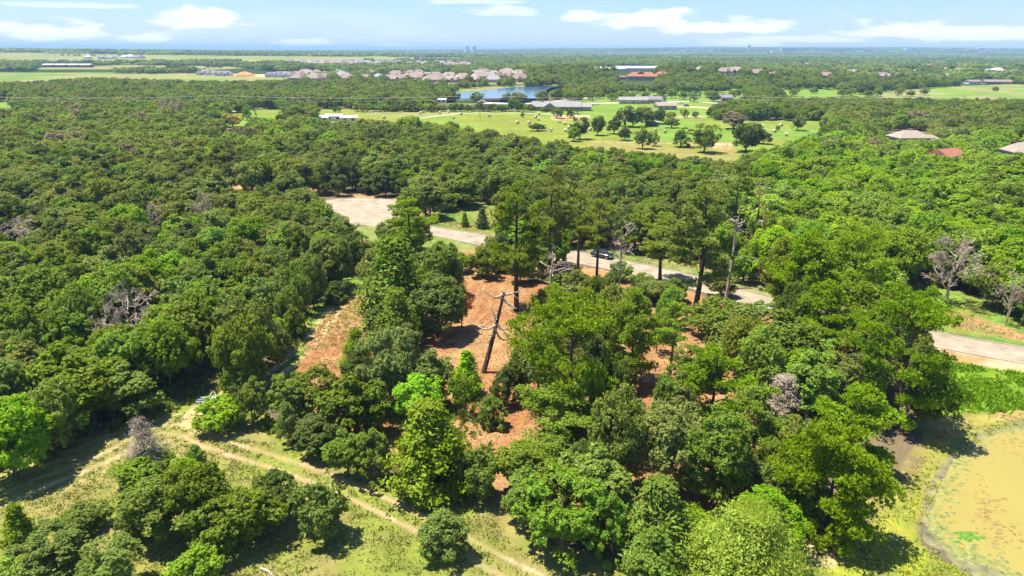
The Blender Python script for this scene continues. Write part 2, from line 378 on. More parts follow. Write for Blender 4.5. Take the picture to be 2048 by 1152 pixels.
BLP = [(3.6, 7.8, .8, 60, .35, .0), (3.2, 8.8, .9, 64, .45, .28), (4.0, 7.2, .6, 58, .4, .0), (2.9, 8.6, .6, 56, .4, .42), (3.7, 8.2, .8, 68, .5, .12), (3.0, 9.4, 1.0, 60, .45, .34)]
BL = [broadleaf(11 + k, R, H, b, nl=n, nt=58, nq=8, leaf=.145, jag=j, egg=e) for k, (R, H, b, n, j, e) in enumerate(BLP)]
BUSH = [broadleaf(31 + k, 2.4, [4.4, 5.2, 3.6][k], 0.1, nl=[36, 42, 30][k], nt=60, nq=7, leaf=.115, jag=.25, egg=[.45, .55, .15][k]) for k in range(3)]
SPARSE = [broadleaf(41 + k, 2.6, 8.0, 2.4, nl=26, nt=44, nq=6, leaf=.13, jag=.4) for k in range(2)]
SMALL = [broadleaf(51 + k, 4.0, [7.6, 8.4, 7.0][k], .8, nl=36, nt=34, nq=5, leaf=.29, jag=.3) for k in range(3)]
PN = [pine(61, 3.4, 15, .40, 1.0, .55, .30), pine(62, 4.0, 17, .28, 1.0, .58, .30), pine(63, 4.2, 11, .08, 1.1), pine(64, 4.6, 13, .10, 1.1), pine(65, 3.0, 16, .52, .9, .5, .30, gap=.15), pine(66, 3.9, 10, .05, 1.2), pine(67, 7.0, 15, .08, 1.0, .68, .36, gap=.2), pine(68, 5.0, 9.5, .02, 1.5, .60, .33)]
CD = [cedar(71, 2.4, 8.5, 20000, .18), cedar(72, 2.6, 7.0, 18000, .18), cedar(73, 1.2, 4.0, 6000, .15), cedar(74, 4.6, 8.0, 75000, .135)]
DEADC = [cedar(81, 2.3, 6.5, 15000, .20, wd=.13), cedar(82, 2.6, 6.0, 5500, .24, wd=.10)]
SK = [skeleton(91, 7, 4.2, .17, 5, (3, 5), .35, .12, twig=.016), skeleton(92, 8, 3.2, .15, 5, (3, 5), .9, .18, twig=.014), skeleton(93, 15, 2.2, .26, 3, (3, 4), .3, .55), skeleton(94, 11, 2.6, .13, 4, (3, 4), .6, .35)]
for k, (c, t) in enumerate(BL): c.materials.append(LM['mid']); t.materials.append(BARK)
for c, t in BUSH + SPARSE + SMALL: c.materials.append(LM['mid']); t.materials.append(BARK)
for c, t in PN: c.materials.append(LM['pine']); t.materials.append(BARKP)
for c, t in CD: c.materials.append(LM['cedar']); t.materials.append(BARK)
for c, t in DEADC: c.materials.append(LM['twig']); t.materials.append(BARKD)
for t, b in SK: t.materials.append(BARKD); b.materials.append(BARKD)
def bbox_of(me):
    v = np.empty(len(me.vertices) * 3, np.float32); me.vertices.foreach_get('co', v); v = v.reshape(-1, 3)
    return (np.percentile(np.hypot(v[:, 0], v[:, 1]), 96), float(v[:, 2].max()))
PROTO = {'bl': BL, 'bush': BUSH, 'sparse': SPARSE, 'small': SMALL, 'pine': PN, 'cedar': CD, 'deadcedar': DEADC, 'skel': [(b, t) for t, b in SK]}
DIM = {k: [bbox_of(c) for c, t in v] for k, v in PROTO.items()}
TREES = []       # (root, kindname, tone, x, y, r, h) for labels later
KN = {'bl': 'oak_tree', 'bush': 'bush', 'sparse': 'slender_tree', 'small': 'oak_tree', 'pine': 'pine_tree', 'cedar': 'cedar_tree', 'deadcedar': 'dead_cedar', 'skel': 'bare_tree'}
RNG = np.random.default_rng(7)
def tree(kind, k, x, y, h, r, tone=None, name=None, label=None, cat=None, group=None, rz=None, z=None, bark=None):
    crown, trunk = PROTO[kind][k]; R0, H0 = DIM[kind][k]
    z = float(hgt(x, y)) if z is None else z
    nm = name or KN[kind]
    o = root(nm, (x, y, z), RNG.uniform(0, 6.28) if rz is None else rz)
    sxy = r / R0; o.scale = (sxy, sxy, h / H0)
    c = link('branches' if kind == 'skel' else 'crown', crown, parent=o)
    if tone: c.material_slots[0].link = 'OBJECT'; c.material_slots[0].material = LM[tone]
    t = link('trunk', trunk, parent=o)
    if bark: t.material_slots[0].link = 'OBJECT'; t.material_slots[0].material = bark
    o['category'] = cat or nm.replace('_', ' ')
    if label: o['label'] = label
    if group: o['group'] = group
    TREES.append([o, nm, tone or '', x, y, r, h, label is not None])
    return o
def ptree(kind, k, fx, fyb, fyt, w, tone=None, **kw):
    """tree whose foot is seen at fx, fyb, top at fyt, w pixels wide"""
    p = at(fx, fyb); h = height_to(p, fyt); r = width_at(p, w) / 2
    # seen from above, a wide crown's back edge rises above its true top: allow for it
    dep = math.hypot(p[0], p[1]); sl = (CAMZ - h * .8) / dep
    if kind in ('bl', 'bush', 'small', 'sparse'): h = max(h * .35, h - r * .35 * max(sl, 0))
    return tree(kind, k, p[0], p[1], h, r, tone, z=p[2], **kw)
# ------------------------------------------------------------------ traced ground areas (pixels of the photo, put on the ground by at())
OPEN = {   # ground one can see: no woodland tree may cover it
 'field_front': [(-900, 1050), (0, 965), (60, 950), (110, 935), (200, 895), (245, 880), (300, 850), (345, 838), (400, 812), (445, 800), (400, 838), (415, 866), (480, 878), (560, 888),
                 (630, 908), (665, 940), (700, 952), (783, 968), (833, 993), (916, 998), (975, 1003), (1012, 1080), (1080, 1121), (1180, 1134), (1260, 1156), (1200, 1400), (-900, 1400)],
 'path': [(498, 780), (545, 748), (596, 702), (612, 655), (636, 612), (652, 585), (690, 562), (735, 545), (738, 590), (742, 640), (755, 650), (705, 662), (697, 700), (672, 745), (655, 726), (612, 722), (565, 765)],
 'clear': [(832, 695), (838, 668), (880, 652), (928, 640), (932, 600), (938, 545), (985, 538), (1000, 570), (1060, 585), (1085, 600), (1078, 640), (1030, 700), (968, 748), (915, 716), (870, 716)],
 'patch': [(852, 548), (868, 525), (885, 528), (872, 552)],
 'cul': [(672, 396), (700, 388), (745, 391), (800, 408), (775, 425), (752, 440), (748, 455), (755, 478), (722, 470), (705, 440), (690, 420)],
 'road_a': [(862, 452), (870, 432), (985, 410), (1000, 440), (968, 470), (952, 492), (860, 470)],
 'road_b': [(1165, 500), (1225, 500), (1340, 528), (1450, 545), (1460, 578), (1340, 560), (1180, 532)],
 'road_c': [(1400, 560), (1460, 556), (1520, 580), (1500, 615), (1420, 595)],
 'gap1': [(1340, 655), (1395, 660), (1395, 715), (1345, 725)], 'gap2': [(1265, 690), (1300, 690), (1305, 760), (1270, 750)], 'gap3': [(900, 770), (955, 775), (945, 835), (905, 830)],
 'gap4': [(925, 860), (1000, 800), (1060, 850), (1000, 960), (960, 955)],
 'east': [(1800, 578), (1850, 575), (1880, 600), (1930, 640), (2048, 668), (2300, 700), (2300, 1400), (1600, 1400), (1590, 1110), (1640, 1060), (1760, 1010), (1880, 880), (1868, 840), (1885, 720), (1885, 690), (1862, 650)],
 'hay': [(445, 262), (455, 232), (500, 219), (690, 218), (760, 222), (1060, 224), (1100, 214), (1180, 214), (1290, 206), (1415, 206), (1415, 240), (1650, 243), (1650, 256), (1570, 282), (1495, 300), (1480, 318), (1430, 315), (1300, 301),
         (1190, 290), (1130, 280), (1000, 258), (900, 240), (700, 234), (640, 225), (560, 222), (480, 238)],
 'golf': [(1140, 205), (1185, 192), (1240, 190), (1290, 183), (1400, 186), (1480, 178), (1490, 192), (1420, 204), (1200, 206)],
 'golf2': [(1545, 184), (1620, 178), (1770, 184), (1900, 174), (2048, 170), (2400, 168), (2400, 196), (1900, 193), (1770, 191), (1600, 191)],
 'w1': [(-900, 105), (0, 104), (300, 109), (700, 113), (1000, 115), (720, 118), (480, 123), (400, 119), (235, 121), (-900, 123)],
 'w2': [(-900, 135.5), (75, 135.5), (190, 135.5), (240, 130), (440, 132), (470, 134), (240, 133), (230, 137), (-900, 137.5)],
 'w3': [(-900, 147.5), (230, 147.5), (440, 147), (600, 152), (560, 157), (400, 159), (300, 155), (180, 152), (60, 160), (-900, 166)],
 'lake': [(900, 191), (985, 184), (1050, 177), (1110, 171), (1150, 171), (1096, 178), (1092, 190), (1080, 206), (1000, 204), (900, 206)],
 'shore': [(915, 178), (1060, 173), (1000, 184), (925, 190)],
 'lawn_w': [(-200, 204), (26, 204), (26, 214), (-200, 216)],
 'tan': [(452, 353), (535, 356), (530, 368), (456, 370)], 'tan2': [(600, 374), (645, 378), (640, 386), (600, 384)],
 'dev_': [(560, 150), (561, 150), (561, 151)],
 'dev2_': [(560, 150), (561, 150), (561, 151)],
 'pile': [(408, 784), (455, 784), (450, 802), (410, 802)],
 'ranch': [(1085, 200), (1160, 200), (1160, 222), (1085, 222)], 'club': [(1235, 138), (1310, 138), (1310, 165), (1235, 165)], 'vans': [(870, 203), (1005, 203), (1005, 216), (870, 216)],
 'roofs': [(1775, 262), (1860, 262), (1860, 275), (1775, 275)], 'roof2': [(1872, 298), (1900, 298), (1896, 308), (1874, 308)], 'roof3': [(2020, 286), (2060, 286), (2060, 302), (2020, 302)],
 'white1': [(640, 230), (705, 230), (705, 240), (640, 240)], 'wh': [(1200, 133), (1312, 133), (1312, 136.5), (1200, 136.5)], 'barn': [(85, 130), (185, 130), (185, 135), (85, 135)],
 'farm': [(1925, 160), (2010, 160), (2010, 169), (1925, 169)], 'build': [(405, 138), (520, 138), (520, 152), (405, 152)], 'build2': [(535, 143), (585, 143), (585, 154), (535, 154)],
 'rd_far': [(1000, 200), (1100, 203), (1100, 210), (1000, 210)],
}
GR = dict(grass=(.215, .245, .045), dry=(.265, .235, .075), lime=(.165, .265, .042), soil=(.39, .235, .105), red=(.345, .165, .070), tan=(.50, .37, .22), green=(.16, .24, .045),
          field=(.26, .255, .10), mud=(.26, .22, .165), weeds=(.16, .26, .022), yel=(.29, .32, .036), pale=(.52, .44, .33))
for _k in GR: GR[_k] = tuple(c * .91 for c in GR[_k])
PAINT = [  # (polygon, colour, second colour, patch size, edge roughness in m)
 ([(-900, 1010), (-100, 965), (0, 935), (200, 868), (330, 815), (450, 768), (520, 820), (700, 930), (1000, 980), (1100, 1090), (1300, 1130), (1650, 1120), (1700, 1500), (-900, 1500)], 'grass', 'dry', 6, .5),
 ([(560, 775), (600, 705), (640, 645), (700, 585), (745, 560), (850, 520), (880, 480), (960, 492), (1060, 512), (1190, 537), (1320, 565), (1500, 618), (1700, 662), (1885, 705), (1890, 735), (1700, 800),
   (1600, 850), (1560, 1000), (1400, 1080), (1000, 1000), (900, 960), (760, 900), (640, 830)], 'red', 'soil', 5, 1.0),
 ([(540, 770), (590, 700), (640, 590), (700, 545), (760, 520), (880, 480), (886, 500), (800, 545), (735, 575), (690, 600), (645, 660), (612, 705), (575, 765)], 'grass', 'lime', 3, .8),
 ([(600, 735), (616, 690), (640, 645), (690, 595), (745, 590), (760, 650), (705, 700), (675, 750)], 'soil', 'red', 4, .8),
 ([(860, 450), (866, 428), (990, 400), (1060, 400), (1080, 455), (1060, 490), (966, 472)], 'green', 'dry', 4, .8),
 ([(1010, 400), (1080, 400), (1090, 480), (1030, 450)], 'soil', 'dry', 4, .8),
 ([(1060, 470), (1180, 485), (1300, 515), (1400, 540), (1560, 570), (1700, 610), (1883, 665), (1883, 640), (1700, 590), (1500, 540), (1300, 495), (1100, 450)], 'soil', 'dry', 5, .8),
 ([(1060, 486), (1165, 503), (1280, 526), (1393, 551), (1500, 583), (1700, 626), (1883, 665), (2300, 740), (2300, 720), (1883, 650), (1700, 612), (1500, 566), (1393, 536), (1280, 512), (1165, 490), (1060, 476)], 'green', 'field', 3, .4),
 ([(660, 410), (672, 390), (700, 384), (750, 386), (830, 402), (870, 430), (866, 452), (800, 430), (740, 398)], 'dry', 'soil', 3, .5),
 ([(690, 450), (760, 452), (860, 467), (950, 490), (950, 505), (860, 490), (720, 480)], 'green', 'field', 2, .4),
 ([(860, 488), (950, 505), (960, 515), (880, 510)], 'red', 'soil', 2, .4),
 ([(1790, 565), (1850, 560), (1960, 600), (2300, 660), (2300, 740), (1883, 665), (1860, 650), (1800, 600)], 'grass', 'lime', 4, .8),
 ([(1850, 620), (1930, 628), (2048, 665), (2300, 690), (2300, 722), (2048, 684), (1900, 655), (1862, 645)], 'soil', 'dry', 3, .8),
 ([(1870, 690), (2048, 722), (2300, 765), (2300, 785), (2048, 748), (1880, 718)], 'soil', 'tan', 3, .5),
 ([(1860, 716), (2048, 745), (2300, 785), (2300, 860), (2048, 822), (1900, 838), (1850, 850)], 'weeds', 'weeds', 3, .7),
 ([(1840, 850), (1900, 832), (2048, 815), (2300, 850), (2300, 900), (2048, 846), (1980, 856), (1920, 892), (1870, 945), (1840, 1000), (1770, 1060), (1700, 1200), (1600, 1500), (1560, 1200), (1600, 1050), (1750, 1000), (1850, 920)], 'dry', 'grass', 3, .8),
 ([(1880, 835), (2048, 822), (2048, 836), (1960, 845), (1890, 890), (1870, 900)], 'soil', 'dry', 2, .7),
 ([(1790, 1010), (1850, 985), (1835, 1040), (1850, 1090), (1900, 1130), (1970, 1170), (2100, 1250), (2100, 1500), (1560, 1500), (1600, 1180), (1700, 1090)], 'yel', 'grass', 3, .9),
 ([(1570, 1090), (1640, 1060), (1720, 1060), (1740, 1100), (1660, 1130), (1600, 1150)], 'dry', 'tan', 2, .9),
 ([(430, 290), (450, 232), (500, 217), (620, 216), (690, 216), (760, 221), (1060, 222), (1180, 213), (1220, 205), (1420, 205), (1430, 238), (1660, 241), (1680, 262), (1590, 300), (1500, 350), (1420, 345), (1280, 330), (1150, 315),
   (1080, 300), (960, 285), (900, 275), (700, 268), (560, 268)], 'lime', 'grass', 40, 2),
 ([(560, 218), (690, 217), (900, 223), (940, 228), (760, 236), (620, 232)], 'field', 'grass', 30, 3),
 ([(1160, 280), (1300, 282), (1440, 284), (1480, 300), (1480, 345), (1300, 318), (1180, 300)], 'grass', 'dry', 14, 2),
 ([(1100, 232), (1180, 230), (1180, 240), (1105, 240)], 'tan', 'soil', 8, 1), ([(1410, 285), (1465, 284), (1460, 300), (1415, 296)], 'soil', 'tan', 6, 1), ([(1340, 231), (1412, 231), (1412, 236), (1350, 236)], 'tan', 'field', 6, 1),
 ([(1125, 212), (1185, 190), (1250, 176), (1340, 166), (1480, 170), (1520, 176), (1620, 174), (1780, 178), (1780, 194), (1620, 196), (1480, 196), (1420, 205), (1200, 206)], 'lime', 'green', 40, 3),
 ([(1760, 183), (1900, 172), (2048, 168), (2500, 166), (2500, 200), (2048, 200), (1760, 196)], 'lime', 'field', 50, 3),
 ([(1100, 204), (1150, 190), (1230, 182), (1240, 186), (1160, 200)], 'pale', 'green', 12, 2),
 ([(-900, 103), (0, 102), (140, 103), (300, 107), (620, 110), (1000, 113), (1060, 116), (900, 119), (620, 120), (480, 126), (400, 124), (300, 129), (-900, 129)], 'field', 'grass', 300, 20),
 ([(-900, 133), (75, 133), (240, 130), (440, 132), (520, 135), (440, 139), (-900, 138)], 'field', 'dry', 60, 6),
 ([(-900, 145), (230, 145), (440, 146), (600, 151), (640, 157), (560, 161), (400, 164), (180, 168), (-900, 172)], 'field', 'green', 60, 6),
 ([(345, 148), (600, 149), (650, 155), (640, 159), (560, 155), (400, 151)], 'tan', 'dry', 30, 4),
 ([(430, 121), (700, 121), (930, 128), (930, 133), (700, 134), (430, 130)], 'tan', 'soil', 60, 10),
 ([(560, 142), (700, 141), (1050, 148), (1050, 168), (900, 171), (700, 167), (620, 162)], 'dry', 'mud', 30, 6),
 ([(905, 176), (1060, 170), (1150, 169), (1170, 174), (1100, 176), (1000, 186), (925, 192), (880, 190)], 'lime', 'dry', 20, 3),
 ([(600, 196), (700, 192), (1090, 194), (1095, 207), (600, 207)], 'green', 'lime', 20, 3),
 ([(-300, 201), (28, 202), (30, 216), (-300, 220)], 'lime', 'field', 20, 2),
 ([(440, 345), (545, 350), (545, 376), (440, 378)], 'soil', 'tan', 5, 1), ([(590, 370), (655, 375), (650, 392), (590, 388)], 'red', 'soil', 4, 1),
 ([(1150, 104), (1500, 103), (1560, 106), (1450, 109), (1300, 112), (1150, 109)], 'mud', 'pale', 160, 60),
]
XR = RNG
_A = np.radians(np.linspace(-54, 54, 900)); _R = np.geomspace(17, 31000, 1250)
gx = (_R[:, None] * np.sin(_A)[None]).ravel(); gy = (_R[:, None] * np.cos(_A)[None]).ravel(); gz = hgt(gx, gy)
PX, PY, PZ = proj(gx, gy, gz)
rr = np.hypot(gx, gy)
n1 = fbm(gx, gy, 5, 3, 4)[:, None]; n2 = fbm(gx, gy, 60, 9, 4)[:, None]; n3 = fbm(gx, gy, 600, 14, 4)[:, None]
colr = np.array([.11, .085, .05]) * (1 - n1) + np.array([.20, .15, .09]) * n1
far = ss(350, 900, rr)[:, None]
wood = np.array([.040, .066, .020]) * (.6 + .8 * n2)
colr = colr * (1 - far) + wood * far
dn = fbm(gx, gy, 350, 77, 4)[:, None]                                   # far-off clearings and built-up patches
patchy = ss(.60, .66, dn) * ss(2600, 4500, rr)[:, None] * ss(.45, .55, n3)
colr = colr * (1 - patchy * .8) + np.array([.34, .29, .20]) * patchy * .8
for poly, ca, cb, sc_, ed in PAINT:
    wx = (fbm(gx, gy, max(ed * 2.5, rr.min() * 0 + 1), 21, 2) - .5) * 2 * ed; wy = (fbm(gx, gy, max(ed * 2.5, 1), 25, 2) - .5) * 2 * ed
    xs = [p[0] for p in poly]; ys = [p[1] for p in poly]
    k = np.where((PX > min(xs) - 60) & (PX < max(xs) + 60) & (PY > min(ys) - 30) & (PY < max(ys) + 30) & (gy > 1))[0]
    if not len(k): continue
    qx, qy, _ = proj(gx[k] + wx[k], gy[k] + wy[k], gz[k]); ins = k[inpoly(qx, qy, poly)]
    f = ss(.38, .62, fbm(gx[ins], gy[ins], sc_, 31, 4))[:, None]
    f2 = fbm(gx[ins], gy[ins], sc_ * .25, 41, 3)[:, None]
    colr[ins] = (np.array(GR[ca]) * (1 - f) + np.array(GR[cb]) * f) * (.78 + .44 * f2)
def lay(line, offs, wid, c, amt, seed=0, lo=.35):
    global colr
    L = wline(smooth(line)); a = np.array(L)
    k = np.where((gx > a[:, 0].min() - 6) & (gx < a[:, 0].max() + 6) & (gy > a[:, 1].min() - 6) & (gy < a[:, 1].max() + 6))[0]
    wob = (fbm(gx[k], gy[k], 6, 51 + seed, 2) - .5) * .35
    d = pdist(gx[k], gy[k], L) + wob
    br = ss(lo, lo + .25, fbm(gx[k], gy[k], 1.6, 61 + seed, 3))
    for o in offs:
        w = (1 - ss(wid * .5, wid, np.abs(d - o))) * amt * (.35 + .65 * br)
        colr[k] = colr[k] * (1 - w[:, None]) + np.array(c) * w[:, None]
MAIN = [(1290, 1290), (1110, 1185), (1020, 1140), (930, 1092), (833, 1044), (760, 1008), (683, 974), (627, 950), (547, 924), (470, 900), (415, 882), (375, 862), (310, 862), (230, 905), (150, 940), (60, 975), (-40, 1020), (-200, 1080)]
lay(MAIN, [0.95], .32, (.42, .33, .185), 1.0); lay(MAIN, [0.], .6, (.22, .25, .05), .45, 3)
lay([(833, 1044), (760, 1008), (683, 974), (547, 924), (420, 880)], [1.0], .3, (.42, .26, .14), .7, 5)
lay([(380, 850), (250, 890), (170, 925), (80, 955), (0, 990), (-100, 1030)], [2.0, 3.4], .35, (.40, .33, .16), .8, 6)
lay([(395, 852), (392, 830), (430, 800), (500, 775), (560, 740), (615, 690), (650, 645), (690, 600), (745, 560)], [0.9], .7, (.52, .38, .21), .8, 7)
lay([(640, 700), (665, 650), (700, 610), (735, 590)], [.2, 1.8, 3.4], .3, (.48, .30, .16), .5, 8)
lay([(850, 700), (900, 660), (950, 620), (965, 570), (990, 545)], [.4, 2.0, 3.6, 5.0], .35, (.46, .27, .13), .4, 9)
lay([(1883, 668), (2048, 696), (2300, 740)], [1.2], .5, (.10, .13, .06), .6, 10, .1)
lay([(863, 453), (966, 470), (1060, 488), (1165, 505), (1280, 528)], [1.0], .5, (.12, .15, .06), .6, 11, .1)
lay([(1420, 1130), (1600, 1100), (1720, 1070), (1800, 1020), (1850, 960), (1920, 880), (2048, 838)], [1.4], 1.6, (.34, .30, .07), .5, 12)
# gravel lanes far off
lay([(430, 230), (500, 217.5), (620, 216), (760, 217)], [0], 3, (.55, .47, .38), 1, 13, 0); lay([(840, 236), (900, 229), (940, 226), (1060, 226.5), (1110, 229), (1130, 233)], [0], 2.2, (.52, .44, .33), .9, 14, 0)
lay([(1005, 208), (1090, 207), (1200, 206.5), (1280, 204), (1390, 203.5), (1440, 207)], [0], 4, (.62, .54, .44), 1, 15, 0); lay([(1345, 213), (1390, 214), (1440, 219)], [0], 5, (.55, .47, .35), .9, 16, 0)
lay([(1180, 283), (1330, 287), (1480, 291)], [0], 1.0, (.50, .42, .20), .5, 17, 0); lay([(1390, 251), (1500, 257), (1640, 263)], [0], 1.0, (.50, .45, .20), .5, 18, 0)
NR, NA = len(_R), len(_A); ii = np.arange((NR - 1) * (NA - 1)); a_ = (ii // (NA - 1)) * NA + ii % (NA - 1)
gm = quadmesh('ground', np.stack([gx, gy, gz], 1), np.stack([a_, a_ + 1, a_ + NA + 1, a_ + NA], 1))
gm.polygons.foreach_set('use_smooth', np.ones(len(gm.polygons), bool))
ca_ = gm.color_attributes.new('soil', 'FLOAT_COLOR', 'POINT'); ca_.data.foreach_set('color', np.concatenate([np.clip(colr, 0, 1), np.ones((len(colr), 1))], 1).astype(np.float32).ravel())
gmat = bpy.data.materials.new('ground'); gmat.use_nodes = True; gmat.node_tree.nodes.clear(); q = NT(gmat.node_tree)
vc = q.n('ShaderNodeVertexColor', layer_name='soil'); gt = q.n('ShaderNodeTexCoord')
g1 = q.n('ShaderNodeTexNoise', i={'Vector': gt.outputs['Object'], 'Scale': 2.2, 'Detail': 7, 'Roughness': .7}); g2 = q.n('ShaderNodeTexNoise', i={'Vector': gt.outputs['Object'], 'Scale': .35, 'Detail': 4})
f = q.m('ADD', q.m('MULTIPLY', q.m('SUBTRACT', g1.outputs[0], .5), .9), q.m('ADD', 1.0, q.m('MULTIPLY', q.m('SUBTRACT', g2.outputs[0], .5), .6)))
cc = q.n('ShaderNodeVectorMath', operation='SCALE', i={0: vc.outputs[0], 3: f})
bp = q.n('ShaderNodeBump', i={'Height': g1.outputs[0], 'Strength': .7, 'Distance': .25})
gb = q.n('ShaderNodeBsdfDiffuse', i={0: cc.outputs[0], 'Normal': bp.outputs[0]}); q.n('ShaderNodeOutputMaterial', i={0: gb.outputs[0]})
tag(link('ground', gm, [gmat]), kind='structure')

# road, pond, lake as sheets a few millimetres up
def sheet(name, pts, z, m, rows=None):
    P = Poly(); P.add([(x, y, z) for x, y in pts], [tuple(range(len(pts)))]); return tag(link(name, P.mesh(name), [m]), kind='structure')
conc = mat('concrete', (.315, .258, .185), .85, .16, .35, .0, .2, detail=10)
up = smooth([(855, 452), (966, 470), (1060, 488), (1165, 505), (1280, 528), (1393, 553), (1500, 585), (1700, 628), (1883, 667), (2048, 695), (2300, 738), (2700, 800)], 5)
lo = smooth([(845, 466), (950, 489), (1060, 509), (1190, 534), (1320, 561), (1393, 581), (1500, 612), (1700, 657), (1883, 697), (2048, 728), (2300, 775), (2700, 850)], 5)
U = [tuple(at(*p)[:2]) for p in up]; Lo = [tuple(at(*p)[:2]) for p in lo]
cA = at(690, 397)[:2]; cB = at(712, 452)[:2]; cen = (cA + cB) / 2; Rc = np.linalg.norm(cA - cB) / 2
ta = math.atan2(Lo[0][1] - cen[1], Lo[0][0] - cen[0]); tb = math.atan2(U[0][1] - cen[1], U[0][0] - cen[0])
arc = [(cen[0] + Rc * math.cos(t), cen[1] + Rc * math.sin(t)) for t in np.linspace(tb + .35, ta - .35 + 2 * math.pi, 60)]
ring = Lo[::-1] + U + []
Pm = Poly(); n = len(U)
Pm.add([(x, y, .008) for x, y in U] + [(x, y, .008) for x, y in Lo], [(i, i + 1, n + i + 1, n + i) for i in range(n - 1)])
Pm.add([(x, y, .012) for x, y in arc] + [(*U[0], .012), (*Lo[0], .012)][::-1], [tuple(range(len(arc) + 2))])
tag(link('road', Pm.mesh('road'), [conc]), kind='structure')
Pj = Poly(); Pt = Poly(); acc = 0
def lerp2(a, b, t): return (a[0] + (b[0] - a[0]) * t, a[1] + (b[1] - a[1]) * t)
for i in range(n - 1):
    for fr0, fr1 in ((.17, .25), (.37, .44), (.57, .64), (.76, .84)):
        q4 = [lerp2(U[i], Lo[i], fr0), lerp2(U[i + 1], Lo[i + 1], fr0), lerp2(U[i + 1], Lo[i + 1], fr1), lerp2(U[i], Lo[i], fr1)]; Pt.add([(x, y, .014) for x, y in q4], [(0, 1, 2, 3)])
    L_ = math.dist(U[i], U[i + 1]); k_ = max(1, round(L_ / 5))
    for j in range(k_):
        t0 = j / k_; t1 = t0 + .12 / L_; a_, b_, c_, d_ = lerp2(U[i], U[i + 1], t0), lerp2(U[i], U[i + 1], t1), lerp2(Lo[i], Lo[i + 1], t1), lerp2(Lo[i], Lo[i + 1], t0); Pj.add([(*a_, .019), (*b_, .019), (*c_, .019), (*d_, .019)], [(0, 1, 2, 3)])
tag(link('tyre_marks', Pt.mesh('tyre_marks'), [mat('tyre_marks', (.297, .244, .176), .85, .16, .35)]), kind='structure')
kerbm = mat('kerb', (.42, .36, .28), .9, .08, 1.0)
def kerb(line, name, wd=.16, hh=.12):
    P = Poly(); L = [np.array(p) for p in line]
    for i, p in enumerate(L):
        d = L[min(i + 1, len(L) - 1)] - L[max(i - 1, 0)]; d /= np.linalg.norm(d) + 1e-9; nrm = np.array([-d[1], d[0]]) * wd / 2
        P.v += [(*(p - nrm), .0), (*(p + nrm), .0), (*(p + nrm), hh), (*(p - nrm), hh)]
    for i in range(len(L) - 1):
        a = 4 * i; b = a + 4
        for f_ in ((a, b, b + 3, a + 3), (a + 3, b + 3, b + 2, a + 2), (a + 2, b + 2, b + 1, a + 1)): P.f.append(f_); P.m.append(0)
    return tag(link(name, P.mesh(name), [kerbm]), kind='structure')
kerb(U, 'kerb'); kerb(Lo, 'kerb'); kerb(arc, 'kerb')

mudm = mat('pond_mud', (.20, .175, .125), .9, .4, .7, .06, .2, col2=(.30, .29, .13))
outer = smooth([(2300, 838), (2120, 838), (2048, 841), (1980, 855), (1920, 890), (1880, 930), (1856, 972), (1842, 1010), (1838, 1045), (1851, 1078), (1884, 1108), (1920, 1135), (1970, 1160), (2060, 1195), (2300, 1250)], 8)
inner = smooth([(2300, 852), (2120, 852), (2048, 858), (1985, 870), (1930, 905), (1893, 948), (1872, 995), (1860, 1035), (1868, 1065), (1900, 1095), (1945, 1120), (1995, 1140), (2080, 1172), (2300, 1215)], 8)
def rag(L, amp, seed):
    r_ = []
    for i, (x, y) in enumerate(L): n_ = (float(fbm(x * 1.0, y * 1.0, 2.5, seed, 3)) - .5) * 2 * amp; n2_ = (float(fbm(x, y, 2.5, seed + 9, 3)) - .5) * 2 * amp; r_.append((x + n_, y + n2_))
    return r_
sheet('pond_bank', rag([tuple(at(*p)[:2]) for p in outer], .8, 3), .010, mudm)
pm = bpy.data.materials.new('pond_water'); pm.use_nodes = True; pm.node_tree.nodes.clear(); q = NT(pm.node_tree)
pt = q.n('ShaderNodeTexCoord').outputs['Object']
pn = q.n('ShaderNodeTexNoise', i={'Vector': pt, 'Scale': .12, 'Detail': 5}); pn2 = q.n('ShaderNodeTexNoise', i={'Vector': pt, 'Scale': 1.6, 'Detail': 6, 'Roughness': .65}); pn3 = q.n('ShaderNodeTexNoise', i={'Vector': pt, 'Scale': .35, 'Detail': 3})
pc = q.mix(pn.outputs[0], (.285, .230, .060), (.325, .265, .070))
scum = q.n('ShaderNodeMapRange', i={0: q.m('ADD', q.m('MULTIPLY', pn2.outputs[0], .55), q.m('MULTIPLY', pn3.outputs[0], .45)), 1: .575, 2: .62}).outputs[0]
pc = q.mix(q.m('MULTIPLY', scum, .55), pc, (.20, .18, .07))
pb = q.n('ShaderNodeBsdfPrincipled', i={'Base Color': pc, 'Roughness': .35, 'Specular IOR Level': .12}); q.n('ShaderNodeOutputMaterial', i={0: pb.outputs[0]})
innerW = rag([tuple(at(*p)[:2]) for p in inner], .35, 13)
sheet('pond_water', innerW, .016, pm)
